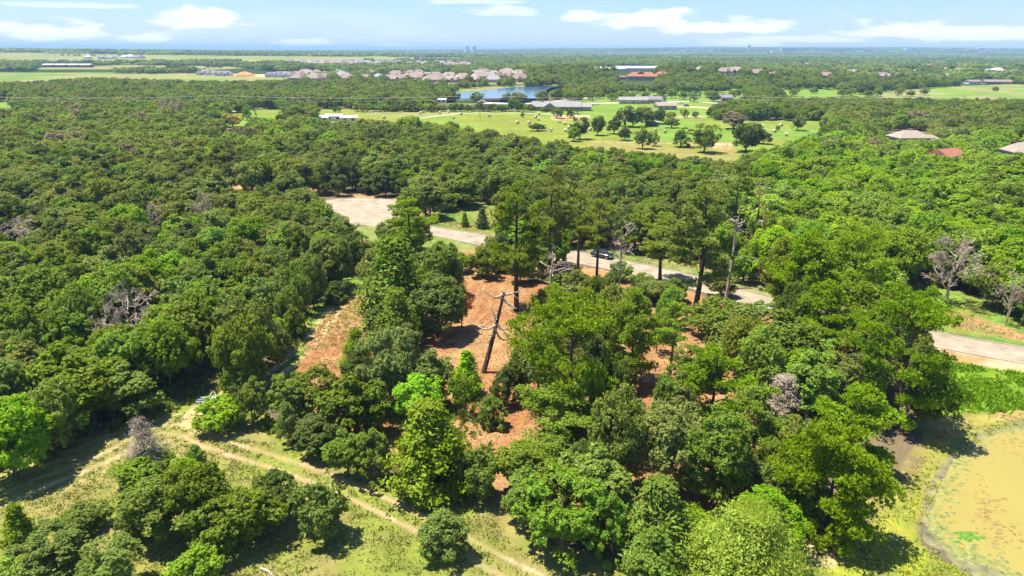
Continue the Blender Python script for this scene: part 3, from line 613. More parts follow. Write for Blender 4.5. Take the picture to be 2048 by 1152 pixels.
# floating mats and green scum on the pond: real low patches
r5 = np.random.default_rng(5)
def blobs(name, mats_, items, z=.022, thick=.02):
    P = Poly()
    for (x, y, r_) in items:
        k = 9; a0 = r5.uniform(0, 6.28); st = r5.uniform(.45, 1)
        vs = [(x + math.cos(a0 + 6.283 * i / k) * r_ * r5.uniform(.55, 1.2), y + math.sin(a0 + 6.283 * i / k) * r_ * st * r5.uniform(.55, 1.2), z) for i in range(k)]
        P.add(vs + [(x, y, z + thick)], [(i, (i + 1) % k, k) for i in range(k)])
    return tag(link(name, P.mesh(name), mats_), kind='stuff')
scumm = mat('floating_scum', (.24, .17, .055), .9, .3, 3); greenm = mat('duckweed', (.09, .20, .025), .9, .3, 4); shal = mat('shallow_weed', (.185, .20, .06), .9, .3, 2)
it = []
for cx_, cy_, sx_, sy_, nn_, rs in [(1965, 985, 8, 30, 30, .16), (1975, 1015, 18, 14, 36, .3), (2000, 1050, 30, 14, 40, .25), (2035, 885, 20, 6, 26, .2), (2010, 905, 10, 25, 14, .14), (2030, 1075, 25, 12, 24, .2), (1985, 1090, 40, 16, 30, .14)]:
    for _ in range(nn_):
        p = at(min(2300, cx_ + r5.normal() * sx_), cy_ + r5.normal() * sy_); it.append((p[0], p[1], rs * r5.uniform(.4, 1.3)))
blobs('floating_scum', [scumm], it)
it = []
for _ in range(420):
    p0 = np.array(inner[r5.integers(12, len(inner) - 6)]); off = r5.uniform(0, 1) ** 1.6 * 42
    p = at(p0[0] + off + r5.normal() * 4, p0[1] + r5.normal() * 6); it.append((p[0], p[1], r5.uniform(.08, .42)))
blobs('shallow_weed', [shal], it, .019, .03)
it = [(*(at(1932 + r5.normal() * 11, 1072 + r5.normal() * 6)[:2]), r5.uniform(.15, .4)) for _ in range(46)]
blobs('duckweed', [greenm], it, .024, .06)
lakem = mat('lake_water', (.055, .10, .17), .12, .15, .05, .0, .5, stretch=(1, .2, 1))
def hsheet(name, pts, m, dz=.05):
    P = Poly(); Q = [at(*p) for p in pts]; z = max(q_[2] for q_ in Q) + dz
    P.add([(q_[0], q_[1], z) for q_ in Q], [tuple(range(len(Q)))]); return tag(link(name, P.mesh(name), [m]), kind='structure')
hsheet('lake', smooth([(895, 206), (880, 198), (930, 192), (985, 185), (1040, 178), (1085, 174), (1130, 171.5), (1150, 172), (1110, 178), (1094, 186), (1092, 196), (1084, 206)], 4), lakem)
hsheet('lake', [(640, 200), (700, 197), (880, 195), (1000, 196), (1000, 205), (880, 206), (700, 205)], lakem, .09)
hsheet('sand', [(1005, 208), (1015, 203), (1070, 201), (1092, 204), (1095, 208)], mat('sand', (.62, .53, .45), .95, .08, .1), .12)
# ------------------------------------------------------------------ trees placed one by one (foot and top read off the photo)
P_ = ptree
PINES = [  # k, foot x, foot y, top y, width, tone, label
 (1, 1033, 622, 356, 125, 'pinedark', 'tall dark-trunked pine standing at the right side of the red clearing'),
 (0, 1100, 575, 330, 92, 'pinedark', 'tallest of the pines between the red clearing and the road, bushy rounded top'),
 (4, 1155, 560, 384, 76, 'pinedark', 'pine with thin olive crown just left of the parked car'),
 (4, 1192, 590, 395, 74, 'pinedark', 'pine with a long bare black trunk standing in front of the parked car'),
 (1, 1388, 628, 362, 140, 'pinedark', 'biggest dark pine by the road, thick black trunk and broad flat top'),
 (0, 1320, 560, 425, 90, 'pinedark', 'olive pine left of the biggest dark pine, beside the road'),
 (4, 1462, 520, 326, 76, 'pinedark', 'pine with bare lower limbs rising behind the biggest dark pine'),
 (2, 1590, 640, 455, 110, 'pine', 'pine right of the red dead trunk by the road'),
 (6, 1690, 655, 440, 165, 'pine', 'broad round-topped pine right of the road bend'),
 (6, 1135, 885, 566, 225, 'pine', 'huge bright green pine filling the middle of the wood'),
 (2, 1265, 765, 570, 110, 'pine', 'slim pine right of the huge bright green pine'),
 (4, 1338, 770, 600, 82, 'pine', 'small pine with a bare orange trunk above a red soil gap'),
 (5, 1420, 850, 690, 150, 'pine', 'low round bright pine in front of the red soil gap'),
 (6, 1785, 855, 565, 200, 'pine', 'large pine at the edge of the weeds above the pond, overhanging the road'),
 (7, 1650, 1070, 832, 195, 'pine', 'bright green pine beside the pond bank casting a dark shadow on the grass'),
 (5, 1700, 930, 760, 160, 'pine', 'bright pine just behind the one on the pond bank'),
 (5, 1500, 935, 770, 150, 'pine', 'rounded pine in front of the grey snag'),
 (6, 1125, 905, 755, 200, 'pine', 'lower spreading pine in front of the huge bright green pine'),
 (4, 820, 540, 396, 105, 'pine', 'feathery pine behind the conical cedar, near the road'),
 (2, 1640, 720, 560, 120, 'pine', 'pine hiding the road left of the large overhanging pine'),
 (2, 1560, 620, 470, 90, 'pinedark', 'thin pine beside the red dead trunk on the verge'),
]
for k, fx, fb, ft, w, tn, lab in PINES: P_('pine', k, fx, fb, ft, w, tn, label=lab, group='pines around the red clearing', bark=BARKR if 'orange' in lab else None)
CEDARS = [
 (1, 795, 655, 470, 138, 'cedar', 'tall conical cedar at the top of the dirt path'), (1, 795, 700, 575, 84, 'cedar', 'lower cedar tucked in front of the tall conical cedar'),
 (0, 862, 985, 800, 150, 'cedar', 'dark drooping cedar at the edge of the grass, right of the vivid green tree'), (3, 1480, 1215, 1018, 225, 'lime', 'big pale green cedar cut off by the bottom edge of the photo'),
 (2, 930, 453, 425, 17, 'dark', 'smaller of the two little conifers on the grass by the road'), (2, 965, 456, 415, 27, 'dark', 'larger of the two little conifers on the grass by the road'),
 (0, 1310, 1135, 955, 150, 'cedar', 'dark cedar between the front oak and the big pale cedar'), (2, 48, 1092, 1006, 62, 'mid', 'small conical tree alone on the grass at the left edge'),
 (0, 715, 745, 655, 60, 'cedar', 'dark cedar at the right edge of the dirt path'), (1, 1590, 830, 700, 110, 'cedar', 'yellow-green cedar behind the grey snag'), (2, 672, 605, 562, 42, 'dark', 'tiny dark conifer on the grass beside the dirt path'),
 (1, 1480, 700, 610, 110, 'cedar', 'feathery cedar by the near edge of the road'), (2, 935, 790, 700, 58, 'vivid', 'slim bright cedar in front of the red clearing'),
 (2, 905, 590, 490, 46, 'dark', 'dark cedar on the left border of the red clearing'), (2, 870, 250, 236, 10, 'dark', None)]
for k, fx, fb, ft, w, tn, lab in CEDARS[:-1]: P_('cedar', k, fx, fb, ft, w, tn, label=lab, group='cedars around the clearing and the grass')
OAKS = [  # kind, k, foot x, visible foot y, top y, width, tone, name, label
 ('bush', 1, 888, 1132, 1000, 112, 'mid', 'round_tree', 'round dark green tree alone on the grass beside the wheel tracks'),
 ('bush', 0, 648, 1090, 946, 106, 'mid', 'round_tree', 'upright leafy tree right of the bush cluster, below the wheel tracks'),
 ('bl', 0, 1125, 1140, 940, 175, 'bright', 'oak_tree', 'large front oak with bright green crown reaching the grass'),
 ('bl', 3, 1190, 1075, 880, 140, 'bright', 'oak_tree', 'taller bright oak behind the large front oak'),
 ('bl', 1, 1050, 1010, 872, 130, 'mid', 'oak_tree', 'mid green oak left of the large front oak'),
 ('bl', 4, 1330, 1010, 790, 150, 'grey', 'willow_like_tree', 'airy grey-green tree with fine twigs left of the snag'),
 ('bl', 2, 1370, 1130, 1010, 130, 'bright', 'oak_tree', 'bright oak right of the dark cedar at the wood edge'),
 ('sparse', 0, 838, 880, 745, 105, 'vivid', 'vivid_tree', 'vivid light green tree, brightest in the wood above the grass'),
 ('bl', 1, 880, 685, 540, 120, 'mid', 'oak_tree', 'dark green oak overhanging the left side of the red clearing'),
 ('bl', 3, 765, 700, 600, 80, 'dark', 'oak_tree', 'dark oak right beside the dirt path, left of the clearing'),
 ('bush', 2, 880, 600, 480, 90, 'mid', 'oak_tree', 'small oak at the top of the red clearing'),
 ('bl', 0, 785, 840, 650, 115, 'grey', 'oak_tree', 'grey-green oak in front of the red clearing'),
 ('bl', 3, 860, 830, 690, 90, 'mid', 'oak_tree', 'oak crown directly below the red clearing'),
 ('bl', 3, 700, 900, 735, 125, 'mid', 'oak_tree', 'wide oak above the grass, right of the dirt path'),
 ('bl', 5, 585, 870, 740, 110, 'mid', 'oak_tree', 'oak on the right side where the dirt path meets the grass'),
 ('bush', 2, 452, 872, 792, 110, 'lime', 'bush', 'yellow-green bush beside the pole pile where the tracks fork'),
 ('bl', 1, 640, 925, 820, 95, 'dark', 'oak_tree', 'dark oak at the wood edge above the wheel tracks'),
 ('bl', 5, 760, 978, 840, 100, 'mid', 'oak_tree', 'oak at the wood edge left of the drooping cedar'),
 ('bush', 0, 955, 1010, 880, 90, 'mid', 'oak_tree', 'small oak at the wood edge right of the drooping cedar'),
 ('bush', 1, 1010, 820, 720, 60, 'dark', 'oak_tree', 'slender oak by the foot of the leaning dead trunk'),
 ('sparse', 1, 930, 830, 740, 60, 'mid', 'oak_tree', 'thin-stemmed young oak over a red soil gap'),
 ('bush', 1, 985, 860, 780, 60, 'mid', 'oak_tree', 'small oak right of the thin-stemmed young oak'),
 ('bl', 0, 1240, 900, 770, 110, 'grey', 'oak_tree', 'silvery oak right of the lower spreading pine'),
 ('bl', 3, 1560, 780, 610, 140, 'mid', 'oak_tree', 'leafy oak on the near side of the road'),
 ('bl', 5, 1600, 880, 690, 170, 'bright', 'oak_tree', 'bright oak between the snag and the large overhanging pine'),
 ('bl', 2, 1440, 690, 590, 120, 'mid', 'oak_tree', 'oak under the biggest dark pine'),
 ('bl', 4, 1570, 1060, 900, 120, 'mid', 'oak_tree', 'oak left of the bright pine on the pond bank'),
 ('bl', 0, 1830, 868, 735, 100, 'dark', 'oak_tree', 'dark oak under the large pine at the weeds edge'),
 ('bl', 1, 1520, 1120, 960, 120, 'bright', 'oak_tree', 'bright oak above the big pale green cedar'),
 ('bush', 0, 965, 560, 490, 60, 'mid', 'bush', 'leafy bush at the far end of the red clearing'),
 ('bush', 2, 690, 600, 560, 40, 'dark', 'bush', 'little dark bush in the middle of the path grass'),
 ('sparse', 0, 925, 655, 585, 40, 'rust', 'rusty_sapling', 'rust-red dead sapling at the edge of the clearing'),
 # cluster of bushes on the grass, lower left
 ('bush', 0, 300, 985, 900, 105, 'mid', 'bush', 'topmost leafy bush of the cluster, below the dead grey juniper'),
 ('bush', 1, 375, 985, 905, 80, 'bright', 'bush', 'bright bush right of the dead grey juniper'),
 ('bl', 1, 340, 1105, 940, 150, 'mid', 'oak_tree', 'small oak forming the left part of the bush cluster'),
 ('bl', 4, 410, 1090, 915, 130, 'mid', 'oak_tree', 'tallest small oak in the middle of the bush cluster'),
 ('bl', 2, 480, 1120, 965, 170, 'mid', 'oak_tree', 'small oak forming the front of the bush cluster'),
 ('bush', 0, 560, 1060, 930, 100, 'dark', 'bush', 'dark bush at the right end of the cluster'),
 ('bush', 1, 262, 1090, 1015, 60, 'mid', 'bush', 'small bush at the left end of the cluster'),
 ('bush', 2, 170, 1085, 1010, 105, 'mid', 'bush', 'flat leafy bush above the bottom left thicket'),
 ('bl', 5, 130, 1200, 1045, 190, 'mid', 'oak_tree', 'broad thicket oak at the bottom left edge of the photo'),
 ('bl', 0, 230, 1210, 1080, 120, 'mid', 'oak_tree', 'thicket oak right of the broad bottom left one'),
 ('bush', 2, 30, 1200, 1110, 100, 'bright', 'bush', 'bright bush in the bottom left corner'),
 ('bush', 0, 395, 1190, 1085, 100, 'bright', 'bush', 'bright bush at the bottom edge under the cluster'),
 ('bl', 0, 1790, 330, 278, 54, 'bright', 'leafy_tree', 'bright tree hiding the left wall of the tan-roofed house'), ('bl', 1, 1833, 332, 276, 60, 'bright', 'leafy_tree', 'bright tree hiding the middle of the tan-roofed house'),
 ('bl', 2, 1866, 330, 279, 44, 'mid', 'leafy_tree', 'tree just right of the tan-roofed house'), ('bl', 3, 1884, 362, 312, 54, 'bright', 'leafy_tree', 'bright tree in front of the small red roof'), ('bl', 4, 2036, 360, 305, 74, 'lime', 'leafy_tree', 'yellow-green tree hiding the beige house at the right edge'),
 ('bl', 5, 650, 262, 236, 44, 'olive', 'oak_tree', 'oak hiding the foot of the left white shed'), ('bl', 1, 685, 264, 239, 46, 'olive', 'oak_tree', 'oak hiding the foot of the right white shed'),
 ('bl', 2, 640, 478, 398, 92, 'mid', 'oak_tree', 'oak hiding the left side of the turning circle'), ('bl', 0, 668, 512, 432, 84, 'mid', 'oak_tree', 'oak in front of the turning circle on its left'), ('bl', 4, 606, 440, 372, 80, 'olive', 'oak_tree', 'olive oak beyond the left end of the turning circle'),
 ('bl', 3, 1055, 1075, 915, 100, 'mid', 'oak_tree', 'upright oak at the left end of the front oaks'), ('bl', 5, 1222, 1142, 965, 105, 'bright', 'oak_tree', 'upright bright oak right of the large front oak'), ('bl', 1, 1110, 985, 865, 90, 'mid', 'oak_tree', 'oak behind the large front oak on its left'),
 ('bl', 5, 510, 862, 745, 90, 'mid', 'oak_tree', 'upright oak just right of the yellow-green bush'), ('bl', 1, 640, 850, 720, 90, 'olive', 'oak_tree', 'olive oak directly below the dirt path'), ('bl', 3, 745, 880, 760, 85, 'mid', 'oak_tree', 'narrow oak left of the vivid light green tree'),
 ('bl', 5, 820, 760, 640, 80, 'grey', 'oak_tree', 'grey-green oak at the lower left corner of the red clearing'), ('bl', 3, 700, 965, 850, 85, 'mid', 'oak_tree', 'narrow oak at the wood edge above the bend of the tracks'),
 ('bush', 0, 1128, 600, 538, 66, 'mid', 'oak_tree', 'bushy oak between the pines left of the parked car'), ('bush', 2, 1168, 598, 548, 54, 'olive', 'oak_tree', 'low olive oak at the foot of the bare black pine trunk'),
 ('bush', 1, 1345, 606, 548, 60, 'mid', 'oak_tree', 'upright oak just left of the biggest dark pine'), ('bush', 0, 1282, 584, 542, 48, 'mid', 'bush', 'bush at the near road edge right of the parked car'), ('bl', 3, 1215, 640, 570, 60, 'mid', 'oak_tree', 'narrow oak below the parked car'),
 ('bl', 5, 1080, 700, 610, 70, 'mid', 'oak_tree', 'narrow oak at the right border of the red clearing'), ('bush', 1, 1040, 760, 680, 62, 'mid', 'oak_tree', 'leafy oak right of the leaning black trunk'),
 ('bush', 0, 1240, 566, 518, 44, 'bright', 'leafy_tree', 'bright sapling right in front of the parked car'), ('bl', 1, 1300, 610, 556, 84, 'olive', 'oak_tree', 'thin olive oak hiding the road right of the parked car'),
 ('bl', 2, 1185, 705, 610, 96, 'mid', 'oak_tree', 'oak behind the huge bright green pine on its right'), ('bush', 1, 1092, 640, 570, 72, 'mid', 'oak_tree', 'small oak under the dead pale-limbed tree by the clearing'),
 ('sparse', 1, 1312, 705, 620, 52, 'mid', 'slender_tree', 'slender tree left of the small orange-trunked pine'), ('bl', 5, 1510, 668, 596, 90, 'bright', 'oak_tree', 'bright oak hiding the road right of the biggest dark pine'),
 ('bl', 4, 1620, 750, 650, 120, 'bright', 'oak_tree', 'bright oak on the near side of the road, left of the overhanging pine'), ('bush', 2, 1000, 548, 492, 56, 'mid', 'oak_tree', 'bushy oak between the clearing and the road'),
 ('bush', 0, 925, 548, 500, 44, 'bright', 'bush', 'bright bush at the top left of the clearing'), ('bl', 3, 1440, 600, 540, 60, 'olive', 'oak_tree', 'small olive oak at the road edge by the pale twisted trunk'),
 ('bl', 0, 1380, 760, 690, 80, 'mid', 'oak_tree', 'oak left of the low round bright pine'), ('bush', 1, 1250, 620, 572, 56, 'mid', 'bush', 'bushy growth at the foot of the tangled dead pine'),
 ('bl', 2, 1720, 800, 700, 120, 'mid', 'oak_tree', 'oak in front of the large overhanging pine on its left'),
 ('bush', 1, 395, 940, 880, 40, 'bright', 'bush', 'bright sapling beside the dead grey juniper'),
]
for kd, k, fx, fb, ft, w, tn, nm, lab in OAKS:
    p = at(fx, fb); r = width_at(p, w) / 2; sh_ = .55 * r if kd in ('bl', 'bush') else 0
    q_, qy_, _ = proj(p[0] * (1 + sh_ / p[1]), p[1] + sh_, 0)
    P_(kd, k, float(q_), float(qy_), ft, w, tn, name=nm, label=lab, group='leafy trees round the clearing and the grass')
DEAD = [
 ('deadcedar', 0, 1555, 862, 748, 100, 'dead_cedar', 'lilac-grey dead cedar snag in the wood above the pond'),
 ('deadcedar', 1, 300, 950, 832, 82, 'dead_cedar', 'bare grey-brown juniper at the top of the bush cluster'),
 ('skel', 0, 268, 712, 560, 150, 'bare_tree', 'sprawling bare pinkish-grey tree in the left woods'),
 ('skel', 1, 1892, 608, 458, 120, 'bare_tree', 'bare twiggy tree on the grass beyond the road'),
 ('skel', 3, 1235, 592, 430, 82, 'bare_tree', 'dead pine with tangled white limbs right of the parked car'),
 ('skel', 3, 1105, 600, 500, 110, 'bare_tree', 'dead tree with wide pale limbs beside the tall clearing pine'),
 ('skel', 0, 480, 700, 610, 90, 'bare_tree', 'bare limbs poking out at the right end of the left woods'),
 ('skel', 0, 30, 520, 430, 110, 'bare_tree', 'grey bare tree at the left edge of the woods'),
 ('skel', 1, 410, 470, 380, 60, 'bare_tree', 'thin bare tree among the oaks left of the turning circle'),
 ('skel', 1, 350, 250, 190, 50, 'bare_tree', 'far bare brown tree among the distant green trees'),
 ('skel', 1, 2010, 650, 540, 60, 'bare_tree', 'thin bare tree beyond the road at the right edge'),
 ('skel', 0, 310, 470, 400, 60, 'bare_tree', 'small bare tree deep in the left woods'),
]
for kd, k, fx, fb, ft, w, nm, lab in DEAD: P_(kd, k, fx, fb, ft, w, None, name=nm, label=lab, group='dead trees standing among the green ones')
# single dead trunks, each modelled where it leans
def snag(name, base, toppx, r0, m, label, limbs, seed, jag=True):
    rng = np.random.default_rng(seed); b = at(*base); d = dir_of(*toppx)
    T = np.array([0, 0, CAMZ]) + d * (b[1] / d[1]); o = root(name, b, label=label, cat='dead tree', group='standing dead trunks'); L = T - b
    tv = [limb(rng, (0, 0, -.3), L, r0, r0 * .40, 10, .03, 9)]
    for _ in range(9): u_ = rng.uniform(.15, .95); tv.append(limb(rng, L * u_, L * u_ + rng.normal(size=3) * (.8, .4, .35), r0 * .25, .03, 2, .1, 4))
    link('trunk', quadmesh('trunk', *join(tv)), [m], o)
    lv = []
    for t, dx, dy, dz in limbs:
        s = L * t; e = s + np.array([dx, dy, dz]); lv.append(limb(rng, s, e, r0 * .48, .045, 5, .18, 5))
        for _ in range(3):
            u = rng.uniform(.3, .9); s2 = s + (e - s) * u; lv.append(limb(rng, s2, s2 + rng.normal(size=3) * .9 * np.array([1, 1, .6]), r0 * .13, .012, 3, .15, 4))
    for i_ in range(len(limbs)): link('limb', quadmesh('limb', *join(lv[i_ * 4:i_ * 4 + 4])), [BARKD], o)
    TREES.append([o, name, '', b[0], b[1], .3, L[2], True]); return o
snag('broken_snag', (966, 745), (1008, 585), .36, BARKP, 'black leaning dead trunk in the red clearing with curled broken limbs',
     [(.98, -2.4, 0, .4), (.97, 2.2, .3, .5), (.93, 1.8, -.4, -1.2), (.6, -2.6, 0, .3), (.62, 1.5, -.3, -1.6), (.58, 2.4, .2, -1.8), (.5, -1.0, .5, -1.6), (.66, -.6, .2, 1.5)], 1)
snag('broken_snag', (1450, 605), (1474, 440), .30, BARKD, 'pale twisted dead trunk beside the biggest dark pine',
     [(.97, -1.6, 0, .5), (.95, 1.4, .3, .6), (.9, 1.8, -.2, -.4), (.62, 4.2, .2, -1.2), (.93, -.8, .4, 1.2), (.88, 1.1, .4, .9), (.5, -1.0, .2, .4), (.99, .4, .2, .9)], 2)
snag('broken_snag', (1478, 520), (1519, 366), .24, BARKR, 'tall thin dead trunk leaning right with a broken tip', [(.97, 1.6, 0, -.2), (.98, .9, .2, .4), (.9, 1.2, .2, -.3), (.94, -.4, .2, .5)], 3)
snag('broken_snag', (1520, 560), (1532, 412), .26, BARKR, 'rusty red straight dead trunk on the far verge', [(.8, -1.2, .1, .2), (.6, .8, .1, .1)], 4)
# the open-field trees far off
FT = [(1160, 279, 232, 38, 'dark'), (1147, 283, 252, 28, 'bright'), (1195, 271, 229, 30, 'dark'), (1228, 268, 232, 30, 'dark'), (1115, 237, 213, 26, 'mid'), (1141, 236, 213, 30, 'dark'), (1092, 224, 213, 16, 'mid'), (1084, 224, 215, 10, 'olive'),
 (1249, 281, 252, 28, 'dark'), (1285, 298, 252, 36, 'olive'), (1307, 292, 260, 24, 'grey'), (1240, 252, 214, 40, 'olive'), (1265, 254, 210, 42, 'dark'), (1292, 252, 212, 40, 'olive'), (1317, 248, 216, 34, 'dark'), (1343, 256, 232, 30, 'olive'),
 (1340, 240, 222, 22, 'olive'), (1362, 294, 252, 60, 'mid'), (1408, 305, 244, 56, 'olive'), (1467, 258, 221, 54, 'brown'), (1492, 304, 241, 64, 'dark'), (1526, 288, 258, 32, 'brown'), (1369, 236, 216, 18, 'mid'), (1390, 236, 221, 14, 'mid'),
 (1594, 261, 229, 30, 'olive'), (1555, 262, 250, 10, 'mid'), (1848, 190, 173, 17, 'olive'), (1821, 193, 180, 18, 'olive'), (1798, 192, 174, 18, 'olive'), (1990, 183, 172, 12, 'olive'), (620, 233, 208, 30, 'grey'), (678, 225, 211, 10, 'mid'), (670, 226, 212, 9, 'mid'),
 (705, 218, 198, 22, 'mid'), (722, 216, 200, 18, 'mid'), (495, 240, 208, 34, 'bright'), (465, 254, 225, 42, 'yellow'), (435, 240, 203, 30, 'bright'), (818, 284, 228, 60, 'bright'), (1075, 262, 245, 34, 'dark'), (1045, 235, 224, 10, 'mid')]
FLAB = ['far field tree']
for j, (fx, fb, ft, w, tn) in enumerate(FT): P_('bl' if w > 26 else 'small', j % 6 if w > 26 else j % 3, fx, fb, ft, w, tn, name='field_tree', group='single trees on the hay field and the lawns')
r6 = np.random.default_rng(66)
for x in np.arange(716, 1062, 11.5): P_('small', r6.integers(3), x + r6.normal() * 2, 223.5 + r6.normal() * .5, 206 + r6.normal() * 2.2 - (9 if 1015 < x < 1040 else 0), 17 + r6.uniform(-2, 5), r6.choice(['mid', 'dark', 'bright', 'olive']), name='hedge_tree', group='hedge along the far edge of the hay field')
for x in list(np.arange(590, 965, 19)) + [1013, 1031, 1047, 1069, 1080]:
    if 925 < x < 940: continue
    P_('small', r6.integers(3), x + r6.normal() * 4, 205 + r6.normal() * 1.2, 184 + r6.normal() * 2.5, 24 + r6.uniform(-3, 6), r6.choice(['mid', 'dark', 'olive']), name='lakeside_tree', group='trees along the near shore of the lake')
park = []
tries = 0
while len(park) < 78 and tries < 4000:
    tries += 1; x = r6.uniform(1150, 1760); y = r6.uniform(168, 204)
    if x > 1500 and y > 194: continue
    if 1235 < x < 1315 and y < 172: continue
    if any(abs(x - a) < 13 and abs(y - b) < 4.5 for a, b in park): continue
    park.append((x, y)); s_ = (y - 95) / 100
    P_('small', r6.integers(3), x, y, y - 17 * s_ * r6.uniform(.8, 1.25), 19 * s_ * r6.uniform(.8, 1.4), r6.choice(['mid', 'dark', 'olive', 'olive', 'grey']), name='park_tree', group='scattered trees on the rolling lawns by the red-roofed hall')
for x in list(np.linspace(402, 482, 17)): P_('small', r6.integers(3), x, 122.5 + (x - 400) * .008, 117.3 + r6.normal() * .4, 5.5, 'dark', name='row_tree', group='row of dark round trees on the far tan field')
for x, y in [(125, 111.5), (137, 111.5), (150, 112), (158, 111.8), (182, 112), (188, 111.8), (200, 116), (208, 114), (220, 116), (240, 111.5), (256, 111.5), (226, 126)]:
    P_('small', r6.integers(3), x, y, y - 3.4, 7, 'dark', name='pasture_tree', group='lone trees on the far left pasture')

# where the far houses stand (woodland keeps clear of them)
rh = np.random.default_rng(19)
def spread(n_, x0, x1, f0, f1, dx, dy):
    out = []; t = 0
    while len(out) < n_ and t < 9000:
        t += 1; x = rh.uniform(x0, x1); u = (x - x0) / (x1 - x0); y = f0(u) + rh.uniform(0, 1) * (f1(u) - f0(u))
        if all(abs(x - a) > dx or abs(y - b) > dy for a, b, _ in out): out.append((x, y, int(rh.choice([0, 0, 1, 1, 2]))))
    return sorted(out, key=lambda t_: t_[1])
ESTATE_A = spread(46, 590, 1045, lambda u: 147, lambda u: 161 + 8 * u, 15, 3.2)
ESTATE_B = spread(60, 560, 940, lambda u: 123 + 3 * u, lambda u: 129 + 5 * u, 9, 1.4)
SUBURB = [(x, y, int(rh.choice([0, 0, 1, 2, 2, 3, 4]))) for x, y, _ in spread(44, 1370, 2060, lambda u: 122, lambda u: 157, 16, 3.0)]
for x, y, _ in ESTATE_A: OPEN['ea%.1f' % x] = [(x - 8, y - 7), (x + 8, y - 7), (x + 8, y - 2.6), (x - 8, y - 2.6)]
for x, y, _ in ESTATE_B: OPEN['eb%.1f' % x] = [(x - 5, y - 3.2), (x + 5, y - 3.2), (x + 5, y - 1.6), (x - 5, y - 1.6)]
for x, y, _ in SUBURB: s_ = (y - 98) / 60; OPEN['su%.1f' % x] = [(x - 8 * s_, y - 8 * s_), (x + 8 * s_, y - 8 * s_), (x + 8 * s_, y - 3 * s_), (x - 8 * s_, y - 3 * s_)]
# ------------------------------------------------------------------ woodland: individuals near by, one mass far away
def tone_at(px, py, x, y, u):
    n_ = float(fbm(x, y, 26, 101, 3)); v = u
    if px > 1500 and 330 < py < 620 or (px > 1400 and 300 < py < 560 and px + py > 1900):
        return ['bright', 'lime', 'bright', 'lime', 'mid'][min(4, int(v * 4.6 + (n_ - .5) * 2) if v * 4.6 + (n_ - .5) * 2 > 0 else 0)]
    if py > 620 and px < 700: return ['bright', 'mid', 'mid', 'olive', 'grey'][min(4, max(0, int(v * 4.4 + (n_ - .5) * 4)))]
    if py > 500: return ['mid', 'olive', 'olive', 'bright', 'dark'][min(4, max(0, int(v * 4.4 + (n_ - .5) * 4)))]
    if py < 250: return ['dark', 'mid', 'mid', 'olive', 'grey'][min(4, max(0, int(v * 4.4 + (n_ - .5) * 4)))]
    return ['mid', 'olive', 'grey', 'dark', 'olive', 'bright'][min(5, max(0, int(v * 5 + (n_ - .5) * 5)))]
OP = list(OPEN.values())
OPB = [(min(p[0] for p in o), max(p[0] for p in o), min(p[1] for p in o), max(p[1] for p in o)) for o in OP]
def blocked(x, y, h, r, shrink=.8):
    z = float(hgt(x, y)); pts = []
    r *= shrink
    for dx, dy, zz in ((0, 0, 0), (0, 0, h), (-r, 0, h * .55), (r, 0, h * .55), (0, -r, h * .3), (-r * .7, 0, h * .85), (r * .7, 0, h * .85), (-r * .7, -r * .5, h * .25), (r * .7, -r * .5, h * .25)):
        a, b, _ = proj(x + dx, y + dy, z + zz); pts.append((float(a), float(b)))
    for o, (x0, x1, y0, y1) in zip(OP, OPB):
        for a, b in pts:
            if x0 <= a <= x1 and y0 <= b <= y1 and inpoly(a, b, o): return True
    return False
HAND = [(t[3], t[4], t[5]) for t in TREES]
HA = np.array(HAND)
r7 = np.random.default_rng(77)
cand = []
y_ = 50.0
def ringpts(D0, D1, sp):
    D = D0
    while D < D1:
        s_ = sp(D); half = math.radians(41.5) if D > 90 else math.radians(46); n_ = max(1, int(2 * half * D / s_))
        for k in range(n_):
            a = -half + (k + r7.uniform(.1, .9)) / n_ * 2 * half; R_ = D + r7.uniform(-.5, .5) * s_
            yield R_ * math.sin(a), R_ * math.cos(a), R_
        D += s_ * .9
roadL = np.array([(a[0] + b[0], a[1] + b[1]) for a, b in zip(U, Lo)]) / 2
roadL = [tuple(p) for p in roadL]
for x, y, D in ringpts(44, 262, lambda D: 4.5 if D < 150 else 5.7):
    px, py, _ = [float(v) for v in proj(x, y, 0)]
    if px < -260 or px > 2300 or py > 1330: continue
    sz = r7.uniform(.68, 1.28); east = px > 1450 and py < 650
    h = (8.6 if east else 7.8) * sz * r7.uniform(.85, 1.2); r = (3.5 if east else 3.2) * sz * r7.uniform(.85, 1.15)
    if D > 150: r *= 1.15
    if px > 560 and px < 1600 and py > 600: h *= 1.0; r *= .72
    if pdist(np.array([x]), np.array([y]), roadL)[0] < 6.0: continue
    if math.hypot(x - cen[0], y - cen[1]) < Rc + 2: continue
    ok = False
    for sc_ in (1, .72, .5):
        if not blocked(x, y, h * sc_, r * sc_): ok = True; h *= sc_; r *= sc_; break
    if not ok: continue
    d = np.hypot(HA[:, 0] - x, HA[:, 1] - y)
    if (d < (HA[:, 2] * .75 + r * .55)).any(): continue
    cand.append((x, y, D, px, py, h, r))
# keep the individually built ones nearest the camera
cand.sort(key=lambda c: c[2])
REST = []
cnt = {'oak_tree': sum(t[1] == 'oak_tree' for t in TREES), 'leafy_tree': 0, 'young_oak': 0}
for x, y, D, px, py, h, r in cand:
    u = r7.random(); tn = tone_at(px, py, x, y, u)
    nm = 'leafy_tree' if tn in ('bright', 'lime') else ('young_oak' if r < 2.75 else 'oak_tree')
    if cnt[nm] >= 292 or not (-60 < px < 2108): REST.append((x, y, h, r, tn)); continue
    cnt[nm] += 1
    if r < 1.9 or (r < 2.7 and r7.random() < .4): tree('bush', r7.integers(3), x, y, h, r, tn, name=nm)
    else: tree('bl', r7.integers(6), x, y, h, r, tn, name=nm)
print('individual', cnt, 'rest', len(REST))

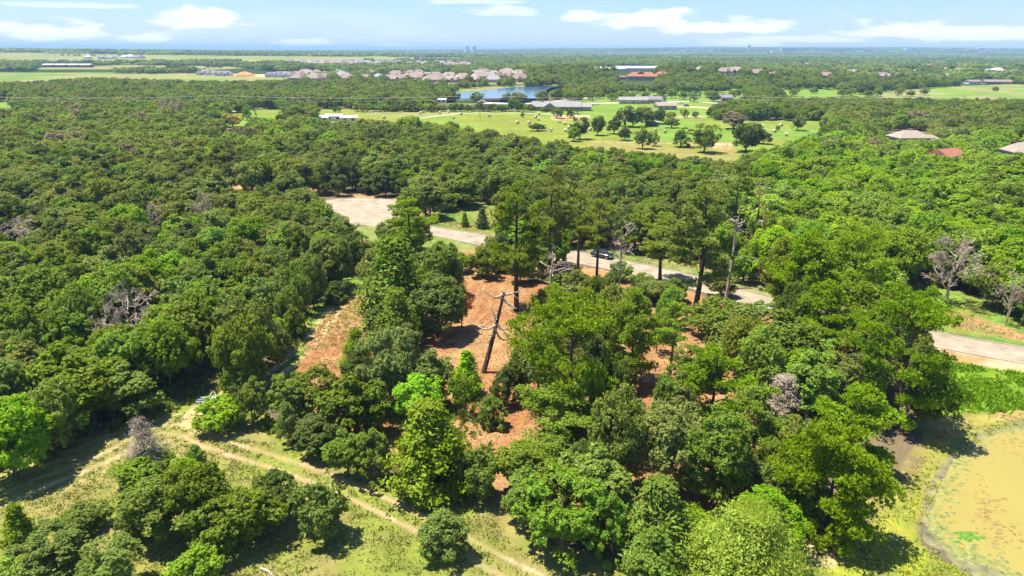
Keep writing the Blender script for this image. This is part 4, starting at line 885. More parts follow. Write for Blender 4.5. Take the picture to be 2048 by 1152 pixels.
# prototypes of the mass: kept outside the scene's own collections
PC = bpy.data.collections.new('woodland_kinds'); PLIST = []
def proto(me, tr, tone):
    o = bpy.data.objects.new('kind_%02d' % len(PLIST), me); PC.objects.link(o)
    o.material_slots[0].link = 'OBJECT'; o.material_slots[0].material = LM[tone]; PLIST.append(o); return len(PLIST) - 1
TONES = ['olive', 'dark', 'mid', 'bright', 'lime', 'grey', 'brown']
def merged(me1, me2):
    """crown and trunk as one mesh with two materials"""
    out = []; b = 0; mi = []
    for k, m in enumerate((me1, me2)):
        v = np.empty(len(m.vertices) * 3, np.float32); m.vertices.foreach_get('co', v); v = v.reshape(-1, 3)
        f = np.empty(len(m.polygons) * 4, np.int32); m.polygons.foreach_get('vertices', f); out.append((v, f.reshape(-1, 4))); mi += [k] * len(m.polygons)
    V, Fq = join(out); r_ = quadmesh('woodland', V, Fq, np.array(mi)); r_.materials.append(LM['mid']); r_.materials.append(BARK); return r_
PI = {}
for tn in TONES:
    for k in range(3): PI[('n', tn, k)] = proto(merged(*SMALL[k]), None, tn)
    for k in (0, 3): PI[('b', tn, k)] = proto(merged(*BL[k]), None, tn)
def grove(seed, W_, n, R, H, leaf, q_):
    rng = np.random.default_rng(seed); out = []
    for _ in range(n):
        cx, cy = rng.uniform(-W_ / 2, W_ / 2, 2); s = rng.uniform(.7, 1.25); D = rdirs(rng, q_); D[:, 2] = np.abs(D[:, 2]) * 1.0 - .15
        C = D * (R * s, R * s, H * .5 * s) * rng.uniform(.85, 1.08, q_)[:, None] + (cx, cy, H * .5 * s); C[:, 2] = np.maximum(C[:, 2], .1)
        nn = unit(D + np.array([0, 0, .3]) + rng.normal(size=D.shape) * .3); out.append(rhombs(C, nn, leaf * rng.uniform(.6, 1.2, q_), .7, rng))
    V, Fq = join(out); m = quadmesh('woodland', V, Fq); m.materials.append(LM['mid']); return m
G1 = [grove(201 + k, 30, 11, 4.6, 8.5, 1.5, 130) for k in range(3)]; G2 = [grove(211 + k, 150, 90, 8, 10, 4.5, 26) for k in range(2)]
for tn in ('olive', 'dark', 'mid', 'grey'):
    for k in range(3): PI[('g', tn, k)] = proto(G1[k], None, tn)
    for k in range(2): PI[('h', tn, k)] = proto(G2[k], None, tn)
def scatter(name, pts):
    """pts: x, y, z, index, sx, sz, rot ; one object, geometry nodes draw the copies"""
    A = np.array(pts, float); me = bpy.data.meshes.new(name); me.vertices.add(len(A)); me.vertices.foreach_set('co', A[:, :3].astype(np.float32).ravel())
    a = me.attributes.new('idx', 'INT', 'POINT'); a.data.foreach_set('value', A[:, 3].astype(np.int32))
    a = me.attributes.new('scl', 'FLOAT_VECTOR', 'POINT'); a.data.foreach_set('vector', np.stack([A[:, 4], A[:, 4], A[:, 5]], 1).astype(np.float32).ravel())
    a = me.attributes.new('rot', 'FLOAT_VECTOR', 'POINT'); a.data.foreach_set('vector', np.stack([A[:, 6] * 0, A[:, 6] * 0, A[:, 6]], 1).astype(np.float32).ravel())
    o = tag(link(name, me), kind='stuff'); g = bpy.data.node_groups.new(name, 'GeometryNodeTree')
    g.interface.new_socket('Geometry', in_out='INPUT', socket_type='NodeSocketGeometry'); g.interface.new_socket('Geometry', in_out='OUTPUT', socket_type='NodeSocketGeometry'); q = NT(g)
    gi = q.n('NodeGroupInput'); go = q.n('NodeGroupOutput')
    ci = q.n('GeometryNodeCollectionInfo', i={0: PC, 1: True, 2: True})
    na = [q.n('GeometryNodeInputNamedAttribute', data_type=d) for d in ('INT', 'FLOAT_VECTOR', 'FLOAT_VECTOR')]
    for nd, k in zip(na, ('idx', 'scl', 'rot')): nd.inputs[0].default_value = k
    ip = q.n('GeometryNodeInstanceOnPoints'); ip.inputs['Pick Instance'].default_value = True
    L_ = g.links.new; L_(gi.outputs[0], ip.inputs['Points']); L_(ci.outputs[0], ip.inputs['Instance']); L_(na[0].outputs[0], ip.inputs['Instance Index'])
    L_(na[1].outputs[0], ip.inputs['Scale']); L_(na[2].outputs[0], ip.inputs['Rotation']); L_(ip.outputs[0], go.inputs[0])
    md = o.modifiers.new('copies', 'NODES'); md.node_group = g; return o
pts = []
for x, y, h, r, tn in REST:
    k = int(r7.choice([0, 3])); R0, H0 = DIM['bl'][k]; pts.append((x, y, 0, PI[('b', tn, k)], r / R0, h / H0, r7.uniform(0, 6.28)))
for x, y, D in ringpts(264, 1020, lambda D: 6.4 + D * .003):
    px, py, _ = [float(v) for v in proj(x, y, float(hgt(x, y)))]
    if px < -200 or px > 2250: continue
    sz = r7.uniform(.75, 1.25); h, r = 8.2 * sz, 4.4 * sz
    if x > 250 and D > 480 and r7.random() < .25: continue
    if blocked(x, y, h, r, .6): continue
    d = np.hypot(HA[:, 0] - x, HA[:, 1] - y)
    if (d < HA[:, 2] * .7 + 1).any(): continue
    tn = tone_at(px, py, x, y, r7.random()); k = int(r7.integers(3)); R0, H0 = DIM['small'][k]
    if r7.random() < .03: tn = 'brown'
    pts.append((x, y, float(hgt(x, y)) - .2, PI[('n', tn, k)], r / R0, h / H0, r7.uniform(0, 6.28)))
scatter('woodland', pts)
pts2 = []
for x, y, D in ringpts(1030, 2700, lambda D: 21 + D * .004):
    z = float(hgt(x, y)); px, py, _ = [float(v) for v in proj(x, y, z)]
    if px < -150 or px > 2200 or blocked(x, y, 8, 11, .8): continue
    if r7.random() < .12: continue
    tn = ['olive', 'dark', 'mid', 'dark', 'mid', 'grey'][int(r7.integers(6))]; pts2.append((x, y, z - .3, PI[('g', tn, int(r7.integers(3)))], r7.uniform(.8, 1.15), r7.uniform(.75, 1.25), r7.uniform(0, 6.28)))
for x, y, D in ringpts(2750, 15000, lambda D: 95 + D * .012):
    z = float(hgt(x, y)); px, py, _ = [float(v) for v in proj(x, y, z)]
    if px < -150 or px > 2200 or blocked(x, y, 8, 40, .8) or r7.random() < .2: continue
    if float(fbm(x, y, 350, 77, 4)) > .62 and D > 3500: continue
    tn = ['olive', 'dark', 'mid', 'dark'][int(r7.integers(4))]; pts2.append((x, y, z - 1, PI[('h', tn, int(r7.integers(2)))], r7.uniform(.8, 1.3) * (1 + D / 9000), r7.uniform(.7, 1.3), r7.uniform(0, 6.28)))
scatter('distant_woodland', pts2)
print('mass', len(pts), len(pts2))

# ------------------------------------------------------------------ grass, weeds, litter (nobody could count them)
def tufts(name, polys, dens, tonecol, hgt_, seed, spread=.16, nb=5, dmax=190, wid=.10, cond=None, bend=.5):
    rng = np.random.default_rng(seed); CC = []
    for poly in polys:
        W_ = np.array([at(min(max(p[0], -250), 2300), min(p[1], 1260))[:2] for p in poly]); x0, y0 = W_.min(0); x1, y1 = W_.max(0)
        n_ = int((x1 - x0) * (y1 - y0) * dens); x = rng.uniform(x0, x1, n_); y = rng.uniform(y0, y1, n_); a, b, _ = proj(x, y, 0)
        k = inpoly(a, b, poly) & (a > -150) & (a < 2200) & (b < 1240) & (fbm(x, y, 4.5, seed, 3) + rng.uniform(-.12, .12, n_) > .46)
        if cond is not None: k &= cond(x, y)
        CC.append(np.stack([x[k], y[k]], 1))
    C = np.concatenate(CC); n_ = len(C); m = n_ * nb; ti = np.repeat(np.arange(n_), nb); s = rng.uniform(.6, 1.3, n_)[ti] * hgt_
    d = rng.normal(size=(m, 3)); d[:, 2] = np.abs(d[:, 2]) * bend + 1.0; d = unit(d * (.8, .8, 1)); base = np.concatenate([C[ti] + rng.normal(size=(m, 2)) * spread, np.zeros((m, 1))], 1)
    c = base + d * (s * .5)[:, None]; nn = unit(np.cross(d, rng.normal(size=(m, 3))))
    V, Fq = rhombs(c, nn, s * .5, wid / hgt_ * 1.6, rng, T=d); V[:, 2] = np.maximum(V[:, 2], .0)
    print(name, n_); return tag(link(name, quadmesh(name, V, Fq), [tonecol]), kind='stuff')
gA = leafmat('grass_green', (.30, .36, .05), trans=.3, gloss=.02); gB = leafmat('grass_dry', (.40, .36, .13), trans=.2, gloss=.02); gC = leafmat('weed_green', (.24, .40, .022), trans=.3, gloss=.03); gY = leafmat('grass_yellow', (.44, .45, .05), trans=.3, gloss=.02)
mainW = wline(smooth(MAIN)); offtrack = lambda x, y: np.abs(pdist(x, y, mainW) - .95) > .5
fr = OPEN['field_front']
tufts('grass', [fr, [(1560, 1100), (1640, 1060), (1760, 1030), (1830, 1010), (1850, 1090), (1960, 1160), (2040, 1240), (1560, 1240)], OPEN['path'], [(862, 430), (990, 405), (1060, 420), (1060, 470), (966, 468), (870, 450)], [(1790, 565), (1850, 560), (1960, 610), (1950, 640), (1865, 650)]], 6.0, gA, .15, 3, cond=offtrack)
tufts('dry_grass', [fr, [(1570, 1090), (1700, 1050), (1860, 900), (1880, 850), (2048, 825), (2048, 838), (1900, 900), (1840, 1000), (1700, 1120)], [(1850, 615), (1930, 628), (2048, 660), (2048, 684), (1880, 650)], [(1060, 476), (1280, 512), (1500, 566), (1700, 612), (1700, 620), (1500, 578), (1280, 524), (1060, 484)]], 4.0, gB, .15, 8, cond=offtrack)
tufts('weeds', [[(1868, 722), (2048, 750), (2290, 792), (2290, 850), (2048, 820), (1900, 836), (1860, 848)]], 16.0, gC, .5, 5, spread=.2, nb=6, wid=.16, bend=.9)
tufts('weeds', [fr], .4, gA, .24, 12, spread=.18, nb=8, wid=.16, bend=.9, cond=lambda x, y: fbm(x, y, 9, 45, 3) > .53)
tufts('yellow_grass', [[(1800, 1000), (1850, 960), (1880, 925), (1925, 885), (1990, 850), (2050, 838), (2050, 850), (1985, 868), (1935, 900), (1895, 945), (1868, 995), (1855, 1040), (1870, 1080), (1850, 1100)], [(1600, 1240), (1620, 1150), (1700, 1095), (1790, 1020), (1835, 1010), (1850, 1090), (1920, 1140), (2020, 1185), (2020, 1240)]], 6.0, gY, .2, 9)
# understorey plants on the wood floor
wf = [[(-200, 1020), (0, 955), (240, 875), (330, 840), (480, 770), (600, 700), (640, 590), (740, 520), (720, 470), (600, 420), (-200, 420)], [(520, 860), (640, 800), (740, 700), (830, 700), (960, 760), (1010, 900), (1000, 1000), (860, 990), (640, 920)]]
tufts('undergrowth', wf, 1.1, LM['mid'], .7, 15, spread=.4, nb=8, wid=.3, bend=1.2)
def litter(name, polys, n_, m, L, seed, asp=.22, zz=.03, tilt=.25):
    rng = np.random.default_rng(seed); out = []
    for poly in polys:
        W_ = np.array([at(*p)[:2] for p in poly]); x0, y0 = W_.min(0); x1, y1 = W_.max(0); k_ = int(n_ * (x1 - x0) * (y1 - y0)); x = rng.uniform(x0, x1, k_); y = rng.uniform(y0, y1, k_); a, b, _ = proj(x, y, 0)
        k = inpoly(a, b, poly); out.append(np.stack([x[k], y[k], np.full(k.sum(), zz)], 1))
    C = np.concatenate(out); k_ = len(C); nn = unit(rng.normal(size=(k_, 3)) * tilt + (0, 0, 1)); V, Fq = rhombs(C, nn, L * rng.uniform(.4, 1.4, k_), asp, rng, T=rng.normal(size=(k_, 3)) * (1, 1, .1)); V[:, 2] = np.maximum(V[:, 2], .004)
    return tag(link(name, quadmesh(name, V, Fq), [m]), kind='stuff')
redz = [(600, 735), (640, 645), (700, 590), (760, 560), (850, 530), (960, 520), (1190, 560), (1500, 640), (1700, 690), (1880, 725), (1700, 800), (1560, 1000), (1400, 1080), (1000, 1000), (760, 900), (640, 830)]
litter('wood_chips', [redz], 9, leafmat('chips_brown', (.24, .12, .055) , vv=.3, trans=0, gloss=0), .16, 21)
litter('bark_litter', [redz], 2.2, leafmat('chips_dark', (.13, .06, .04), vv=.3, trans=0, gloss=0), .22, 22)
litter('pale_chips', [redz], 3.0, leafmat('chips_pale', (.40, .28, .17), vv=.3, trans=0, gloss=0), .13, 23)
# ------------------------------------------------------------------ buildings, vehicles, bales, lines
AUTO = []
wall_tan = mat('wall_tan', (.42, .34, .25), .9, .08, .8); wall_white = mat('wall_white', (.70, .68, .64), .8, .05, .8); wall_brick = mat('wall_brick', (.36, .24, .18), .9, .15, 1.2); wall_dark = mat('wall_dark', (.12, .10, .09), .9, .1, 1)
roof_grey = mat('roof_grey', (.27, .255, .25), .9, .15, 1.5, detail=8); roof_tan = mat('roof_tan', (.30, .245, .195), .9, .15, 1.5, detail=8); roof_red = mat('roof_red', (.30, .125, .08), .85, .15, 1.5, detail=8); roof_brown = mat('roof_brown', (.25, .19, .155), .9, .15, 1.5)
roof_white = mat('roof_white', (.60, .60, .60), .5, .04, .5); roof_metal = mat('roof_metal', (.55, .55, .60), .4, .06, .5); roof_slate = mat('roof_slate', (.21, .195, .22), .9, .12, 1.5); glass = mat('window_glass', (.045, .055, .065), .15, .1, 1, spec=.6); trim = mat('trim_white', (.72, .70, .66), .7, .04, 1)
def building(name, fx, fy, w, d, wh, rh, rot=0., wm=wall_tan, rm=roof_grey, label=None, cat='house', hip=0., group=None, wings=(), chim=None, porch=False, nwin=5, z=None):
    p = at(fx, fy); o = root(name, p, math.radians(rot), label=label, cat=cat, group=group)
    W_ = Poly().box(-w / 2, w / 2, -d / 2, d / 2, -1.5, wh); R_ = Poly().gable(-w / 2, w / 2, -d / 2, d / 2, wh, rh, .5, 0, 'x', hip)
    for (x0, x1, y0, y1, zz, h2, al) in wings:
        W_.box(x0, x1, y0, y1, -1.5, zz); R_.gable(x0, x1, y0, y1, zz, h2, .45, 0, al, 0 if hip == 0 else hip * .6)
    link('wall', W_.mesh('wall'), [wm], o); rf = link('roof', R_.mesh('roof'), [rm], o)
    if chim is not None: link('chimney', Poly().box(chim - .6, chim + .6, -.5, .5, wh, wh + rh + 1.2).box(chim - .75, chim + .75, -.65, .65, wh + rh + 1.2, wh + rh + 1.45).mesh('chimney'), [wall_brick], rf)
    for k in range(nwin):
        x = -w / 2 + (k + .5) * w / nwin
        if k == nwin // 2 and nwin > 2: link('door', Poly().box(x - .55, x + .55, -d / 2 - .06, -d / 2 + .02, 0, 2.1).mesh('door'), [wall_dark], o); continue
        wn = link('window', Poly().box(x - .9, x + .9, -d / 2 - .05, -d / 2 + .02, .9, 2.2).mesh('window'), [glass], o)
        link('frame', Poly().box(x - 1., x + 1., -d / 2 - .08, -d / 2 + .01, .78, .9).box(x - 1., x + 1., -d / 2 - .08, -d / 2 + .01, 2.2, 2.32).mesh('frame'), [trim], wn)
    if label is None: AUTO.append((o, cat, p[0], p[1]))
    return o
building('ranch_house', 1112, 221, 33, 11, 2.8, 3.4, 0, wall_brick, roof_grey, 'long grey-roofed ranch house at the back of the hay field', wings=[(-9, -1, -9, 0, 2.8, 3.0, 'y'), (16, 24, -4, 4, 2.6, 2.4, 'x')], chim=-10, nwin=9)
hall = building('red_roofed_hall', 1283, 159, 32, 18, 3.6, 4.6, -6, wall_tan, roof_red, 'large hall with a terracotta roof and a small top gable on the hill', 'hall', hip=6, wings=[(15, 30, -5, 10, 4.2, 4.4, 'x'), (-29, -16, -4, 8, 2.6, 1.2, 'x')], nwin=11)
link('lantern_gable', Poly().gable(-5, 2, -4, 3, 6.8, 2.6, .5, 0, 'y').mesh('lantern_gable'), [roof_red], hall)
building('park_pavilion', 1352, 176, 26, 9, 2.6, 1.3, -4, wall_dark, roof_tan, 'long low tan-roofed pavilion below the hall', 'pavilion', nwin=5)
building('farm_house', 1992, 168, 34, 11, 2.8, 2.6, 0, wall_brick, roof_brown, 'long brown-roofed farmhouse at the top of the right-hand pasture', nwin=7)
building('farm_shed', 1944, 168, 16, 9, 3, 2.2, 8, wall_white, roof_brown, 'brown and white shed left of the long farmhouse', 'shed', nwin=3)
building('hidden_house', 1812, 303, 13, 10, 6.0, 2.8, 4, wall_tan, roof_tan, 'tan hip-roofed house poking out of the woods at the right', hip=4, wings=[(6, 12, -4, 4, 5.0, 2.0, 'x')], nwin=4)
building('hidden_house', 1884, 349, 9, 9, 6.3, 2.6, 25, wall_brick, roof_red, 'small red roof showing between the bright trees at the right', nwin=2)
building('hidden_house', 2044, 339, 12, 10, 6.4, 3.2, -5, wall_tan, roof_tan, 'beige roofed house cut off by the right edge', hip=3, nwin=3)
building('field_shed', 1303, 251, 6.4, 4, 2.0, .5, 0, wall_dark, roof_white, 'dark open shed with a white roof on the hay field', 'shed', nwin=2)
for fx, fy, w, lab in [(645, 241, 7, 'white shed roof left of the other two above the woods'), (669, 238, 10, 'middle white shed roof above the woods'), (698, 241, 9, 'white shed roof at the near end of the field, rightmost of three')]: building('white_shed', fx, fy + 3, w, 5, 2.6, 1.2, r6.uniform(-15, 15), wall_white, roof_white, lab, 'shed', nwin=2)
for k, (fx, fy, w) in enumerate([(966, 214.5, 5), (975, 214.8, 5), (984, 215, 5), (993, 215.2, 5), (1001, 215.4, 4.5), (884, 206, 7), (903, 220.5, 4), (940, 219.5, 3)]): building('white_trailer', fx, fy, w, 4, 2.6, .9, r6.uniform(-10, 10), wall_white, roof_white, None, 'trailer', nwin=2, group='white trailers behind the hedge')
building('grey_gabled_barn', 964, 214, 9, 6, 3, 2, 90, wall_white, roof_grey, 'small grey-gabled barn at the left end of the white trailers', 'barn', nwin=2)
for fx, fy, w, rm, lab in [(1265, 207, 22, roof_grey, 'grey-roofed house behind the big tree clump on the lawn'), (1304, 206, 14, roof_slate, 'slate-roofed house right of the grey-roofed one behind the clump'), (1330, 219, 14, roof_tan, 'tan-roofed house half hidden by the clump of trees'), (1451, 202, 9, roof_slate, 'dark gabled house between the trees on the lawn'), (1494, 201, 10, roof_tan, 'low tan house right of the dark gabled one')]:
    building('lawn_house', fx, fy, w, 9, 2.8, 2.4, r6.uniform(-12, 12), wall_tan, rm, lab, nwin=3)
for k, (x0, x1) in enumerate([(90, 110), (113, 135), (137, 160), (161, 184)]):
    p = at((x0 + x1) / 2, 134.5); w = width_at(p, x1 - x0); o = root('long_barn', p, label=['leftmost of the four long metal-roofed barns in the far left fields', 'second from the left of the four long metal-roofed barns', 'third from the left of the four long metal-roofed barns', 'rightmost of the four long metal-roofed barns in the far left fields'][k], cat='barn', group='four long barns in the far left fields')
    link('wall', Poly().box(-w / 2, w / 2, -9, 9, -2, 4.5).mesh('wall'), [wall_dark], o); link('roof', Poly().gable(-w / 2, w / 2, -9, 9, 4.5, 2.6, 1.2).mesh('roof'), [roof_metal], o)
for fx, fy, w, lab in [(1218, 141, 38, 'long white warehouse left of the red-roofed hall'), (1264, 140, 44, 'longest white warehouse behind the red-roofed hall'), (1304, 140, 16, 'short white warehouse right of the red-roofed hall')]:
    p = at(fx, fy); o = root('white_warehouse', p, label=lab, cat='warehouse', group='white warehouses behind the hall'); link('wall', Poly().box(-w / 2, w / 2, -14, 14, -2, 2.6).mesh('wall'), [wall_white], o); link('roof', Poly().gable(-w / 2, w / 2, -14, 14, 2.6, 2.4, .6).mesh('roof'), [roof_white], o)
# houses of the estate: roofs in two bands; one mesh each with walls, roof and windows
def estate(seed, w, d, rh):
    P = Poly().box(-w / 2, w / 2, -d / 2, d / 2, -1, 3.2, 0); P.gable(-w / 2, w / 2, -d / 2, d / 2, 3.2, rh, .5, 1, 'x', 5)
    P.box(-w * .42, -w * .1, -d / 2 - 4, -d / 2 + .5, -1, 3.1, 0); P.gable(-w * .42, -w * .1, -d / 2 - 4, d * .2, 3.1, rh * .8, .45, 1, 'y', 2)
    P.box(w * .12, w * .4, -d / 2 - 2.4, -d / 2 + .5, -1, 3.1, 0); P.gable(w * .12, w * .4, -d / 2 - 2.4, d * .1, 3.1, rh * .62, .45, 1, 'y', 0)
    for x in (-w * .33, -w * .2, w * .26, 0): P.box(x - .8, x + .8, -d / 2 - 4.06 if x < -1 else -d / 2 - 2.46, -d / 2 + .02, .9, 2.1, 2)
    return P.mesh('house')
EST = [estate(1, 19, 13, 4.6), estate(2, 23, 14, 5.4), estate(3, 16, 12, 4.2)]
for m in EST:
    for mm in (wall_tan, roof_tan, glass): m.materials.append(mm)
def estate_house(fx, fy, rm, wm=wall_tan, s=1.0, name='estate_house', group='brown-roofed houses of the estate beyond the lake'):
    s = s * .95; p = at(fx, fy); o = link(name, EST[int(r6.integers(3))], loc=p); o.rotation_euler.z = r6.uniform(-.7, .7) + (math.pi if r6.random() < .3 else 0); o.scale = (s, s, s)
    for k, mm in ((0, wm), (1, rm)): o.material_slots[k].link = 'OBJECT'; o.material_slots[k].material = mm
    tag(o, cat='house', group=group); AUTO.append((o, {roof_tan.name: 'tan roofed house', roof_brown.name: 'brown roofed house', roof_grey.name: 'grey roofed house', roof_slate.name: 'slate roofed house', roof_red.name: 'red roofed house', roof_white.name: 'white roofed house'}[rm.name], p[0], p[1]))
for fx, fy, rm in ESTATE_A: estate_house(fx, fy, [roof_tan, roof_brown, roof_grey][rm], wall_tan, 1.0)
for fx, fy, rm in ESTATE_B: estate_house(fx, fy, [roof_tan, roof_brown, roof_grey][rm], wall_tan, 1.05, group='rows of brown roofs in the farther estate')
for fx, fy, rm in SUBURB: estate_house(fx, fy, [roof_tan, roof_brown, roof_grey, roof_white, roof_red][rm], wall_white if rm == 3 else wall_tan, 1.0, 'suburban_house', 'houses scattered in the trees at the far right')
for fx, fy in [(412, 150), (425, 150), (440, 151), (453, 151.5), (541, 154), (552, 154), (563, 154.5), (575, 155)]: estate_house(fx, fy, roof_slate, wall_white, 1.0, 'new_house', 'new pale-walled houses beside the orange dirt mound')
for fx, fy, rm in [(177, 117, 3), (205, 118, 0), (222, 118, 2), (250, 116, 3), (262, 116, 3), (277, 117, 1)]: estate_house(fx, fy, [roof_tan, roof_brown, roof_grey, roof_white][rm], wall_white, 1.4, 'farm_building', 'farm buildings on the far left pasture')
# dirt mound
P = Poly(); p = at(489, 152.5); wm_ = width_at(p, 40) / 2; r8 = np.random.default_rng(8); n_ = 40; rings = []
for i in range(9):
    t = i / 8; rings.append([(math.cos(2 * math.pi * k / n_) * wm_ * (1 - t ** 1.3 * .92) * (1 + .1 * math.sin(5 * k / n_ * 6.28 + 1)), math.sin(2 * math.pi * k / n_) * wm_ * .5 * (1 - t ** 1.3 * .92), 6.5 * t ** .6 * (1 + .10 * r8.normal()) - .5) for k in range(n_)])
P.v = [v for r_ in rings for v in r_]; P.f = [(i * n_ + k, i * n_ + (k + 1) % n_, (i + 1) * n_ + (k + 1) % n_, (i + 1) * n_ + k) for i in range(8) for k in range(n_)] + [tuple(8 * n_ + k for k in range(n_))]; P.m = [0] * len(P.f)
tag(link('dirt_mound', P.mesh('dirt_mound', True), [mat('orange_dirt', (.55, .24, .10), .95, .2, .2, .8)], loc=p), 'big orange dirt mound beside the new houses, far left of centre', 'dirt mound')
# town on the ridge
def town(fx, fy, w, d, h, wm, lab=None, name='town_building', step=True, rm=roof_white):
    p = at(fx, fy); P = Poly().box(-w / 2, w / 2, -d / 2, d / 2, -4, h, 0); P.box(-w / 2 - .3, w / 2 + .3, -d / 2 - .3, d / 2 + .3, h, h + .9, 2)
    if step: P.box(-w * .28, w * .22, -d * .2, d * .2, h + .9, h + 4, 0)
    for k in range(max(1, int(h // 5))): P.box(-w * .46, w * .46, -d / 2 - .12, -d / 2 + .1, 1.5 + k * 5, 3.4 + k * 5, 1)
    o = link(name, P.mesh(name), [wm, glass, rm], loc=p); tag(o, lab, 'building', None if lab else 'buildings of the town on the horizon ridge')
    if not lab: AUTO.append((o, 'pale town building', p[0], p[1]))
    return o
wall_pink = mat('wall_pink', (.52, .40, .36), .9, .05, .1)
town(1575, 104.5, 120, 50, 34, wall_pink, 'large square block rising above the horizon ridge at the right')
town(1497, 104.5, 16, 16, 60, wall_pink, 'thin tower on the horizon ridge left of the large block', 'tower')
for fx in (933.5, 947.5):
    p = at(fx, 107.5); P = Poly().tube([(0, 0, -3), (0, 0, 58), (0, 0, 60)], [19, 19, 17], 20).tube([(0, 0, 60), (0, 0, 66)], [6, 6], 12)
    tag(link('white_silo', P.mesh('white_silo'), [roof_white], loc=p), 'left one of the two white silos on the far plain' if fx < 940 else 'right one of the two white silos on the far plain', 'silo', 'twin white silos')
town(1818, 102.5, 90, 60, 22, wall_white, 'white building on the skyline at the far right')
for fx, w in [(1187, 120), (1215, 200), (1245, 260), (1262, 300), (1285, 300), (1308, 260), (1350, 200), (1375, 160), (1345, 120), (1365, 240), (1420, 160), (1395, 200)]: town(fx, 106.5 + r6.uniform(-.5, 4.5), w, 90, 13, wall_white, None, 'far_warehouse', False)
for _ in range(46): town(r6.uniform(1340, 1760), r6.uniform(103.6, 107.5), r6.uniform(40, 110), 40, r6.uniform(8, 18), [wall_pink, wall_tan, wall_white, wall_brick][int(r6.integers(4))], rm=roof_tan)
for _ in range(22): town(r6.uniform(1830, 1990), r6.uniform(104.5, 113), r6.uniform(30, 70), 30, r6.uniform(7, 12), [wall_pink, wall_tan][int(r6.integers(2))], rm=roof_brown)
for _ in range(26): town(r6.uniform(830, 1180), r6.uniform(108, 117), r6.uniform(30, 80), 30, r6.uniform(6, 11), [wall_pink, wall_tan, wall_white][int(r6.integers(3))], rm=roof_tan)
for fx, w, h in [(1893, 90, 20), (1902, 60, 24), (1945, 120, 18), (1958, 60, 26), (1999, 50, 20)]: town(fx, 102.8, w, 50, h, wall_pink)
# lattice masts
for fx, ft in ((93, 107), (99, 104), (112, 100)):
    p = at(fx, 124); h = height_to(p, ft); P = Poly()
    for sx_, sy_ in ((-1, -1), (1, -1), (1, 1), (-1, 1)): P.tube([(sx_ * 3, sy_ * 3, 0), (sx_ * .5, sy_ * .5, h)], [.16, .12], 4)
    for k in range(8): z = h * k / 8; w_ = 3 - 2.5 * k / 8; P.tube([(-w_, -w_, z), (w_, -w_ * .8, z + h / 8)], .1, 3); P.tube([(w_, -w_, z), (-w_, -w_ * .8, z + h / 8)], .1, 3)
    for z in (h * .8, h * .92): P.tube([(-5, 0, z), (5, 0, z)], .16, 4)
    o = tag(link('power_mast', P.mesh('power_mast'), [roof_metal], loc=p), None, 'power mast', 'thin lattice masts over the long barns'); AUTO.append((o, 'thin lattice power mast', p[0], p[1]))
# power line
wood = mat('pole_wood', (.16, .12, .09), .9, .2, 3); wirem = mat('wire', (.55, .53, .50), .6, .05, 1)
xs_ = [-330, -175, -20, 130, 285, 445]; pp = [np.array([x, 430 + .06 * x, 0]) for x in xs_]
for k, p in enumerate(pp):
    o = root('utility_pole', p, cat='utility pole', group='poles of the power line across the middle distance'); AUTO.append((o, 'wooden utility pole', p[0], p[1]))
    link('pole', Poly().tube([(0, 0, -.5), (0, 0, 14)], [.17, .11], 8).mesh('pole'), [wood], o); link('crossarm', Poly().box(-.07, .07, -1.2, 1.2, 13.2, 13.36).mesh('crossarm'), [wood], o)
for dy, dz in ((-1.0, 13.45), (1.0, 13.45), (0, 11.6)):
    P = Poly(); L_ = []
    for a, b in zip(pp[:-1], pp[1:]):
        for t in np.linspace(0, 1, 14)[:-1]: q_ = a + (b - a) * t; L_.append((q_[0], q_[1] + dy, dz - 6.0 * t * (1 - t)))
    L_.append((pp[-1][0], pp[-1][1] + dy, dz)); P.tube(L_, .028, 4, cap=False); o = tag(link('power_line', P.mesh('power_line'), [wirem]), {-1.0: 'near overhead wire strung between the utility poles', 1.0: 'far overhead wire strung between the utility poles', 0: 'lowest overhead wire strung between the utility poles'}[dy], 'power line')
# hay bales
def bale():
    P = Poly(); n_ = 18; prof = [(.0, -.62), (.55, -.62), (.58, -.66), (.84, -.70), (.90, -.60), (.91, 0), (.90, .60), (.84, .70), (.58, .66), (.55, .62), (.0, .62)]
    for r_, x in prof:
        for k in range(n_): t = 2 * math.pi * k / n_; P.v.append((x, r_ * math.cos(t), .88 + r_ * math.sin(t) * (1 if math.sin(t) > -.8 else .95)))
    for i in range(len(prof) - 1):
        for k in range(n_): P.f.append((i * n_ + k, i * n_ + (k + 1) % n_, (i + 1) * n_ + (k + 1) % n_, (i + 1) * n_ + k)); P.m.append(0)
    return P.mesh('hay_bale', True)
BM = bale(); BM.materials.append(mat('hay', (.52, .43, .24), .95, .15, 6, .03))
for fx, fy in [(1078, 229.5), (1072, 237), (1077, 241), (1074, 252), (1118, 247), (1130, 249.5), (1140, 252.5), (1138, 257.5), (1131, 264), (897, 225.5), (922, 230), (906, 238), (979, 234.5), (1035, 248), (841, 228.5), (847, 226.5), (879, 228.5), (768, 238),
               (1524, 255), (1555, 256), (1562, 253), (1549, 265), (1572, 272), (1311, 264), (1330, 267), (1418, 277), (1647, 255), (1180, 262), (1175, 258), (1101, 263), (1058, 248), (1166, 255)]:
    p = at(fx, fy); o = link('hay_bale', BM, loc=p); o.rotation_euler.z = r6.uniform(0, 3.14); tag(o, cat='hay bale', group='round bales on the hay field'); AUTO.append((o, 'round hay bale', p[0], p[1]))
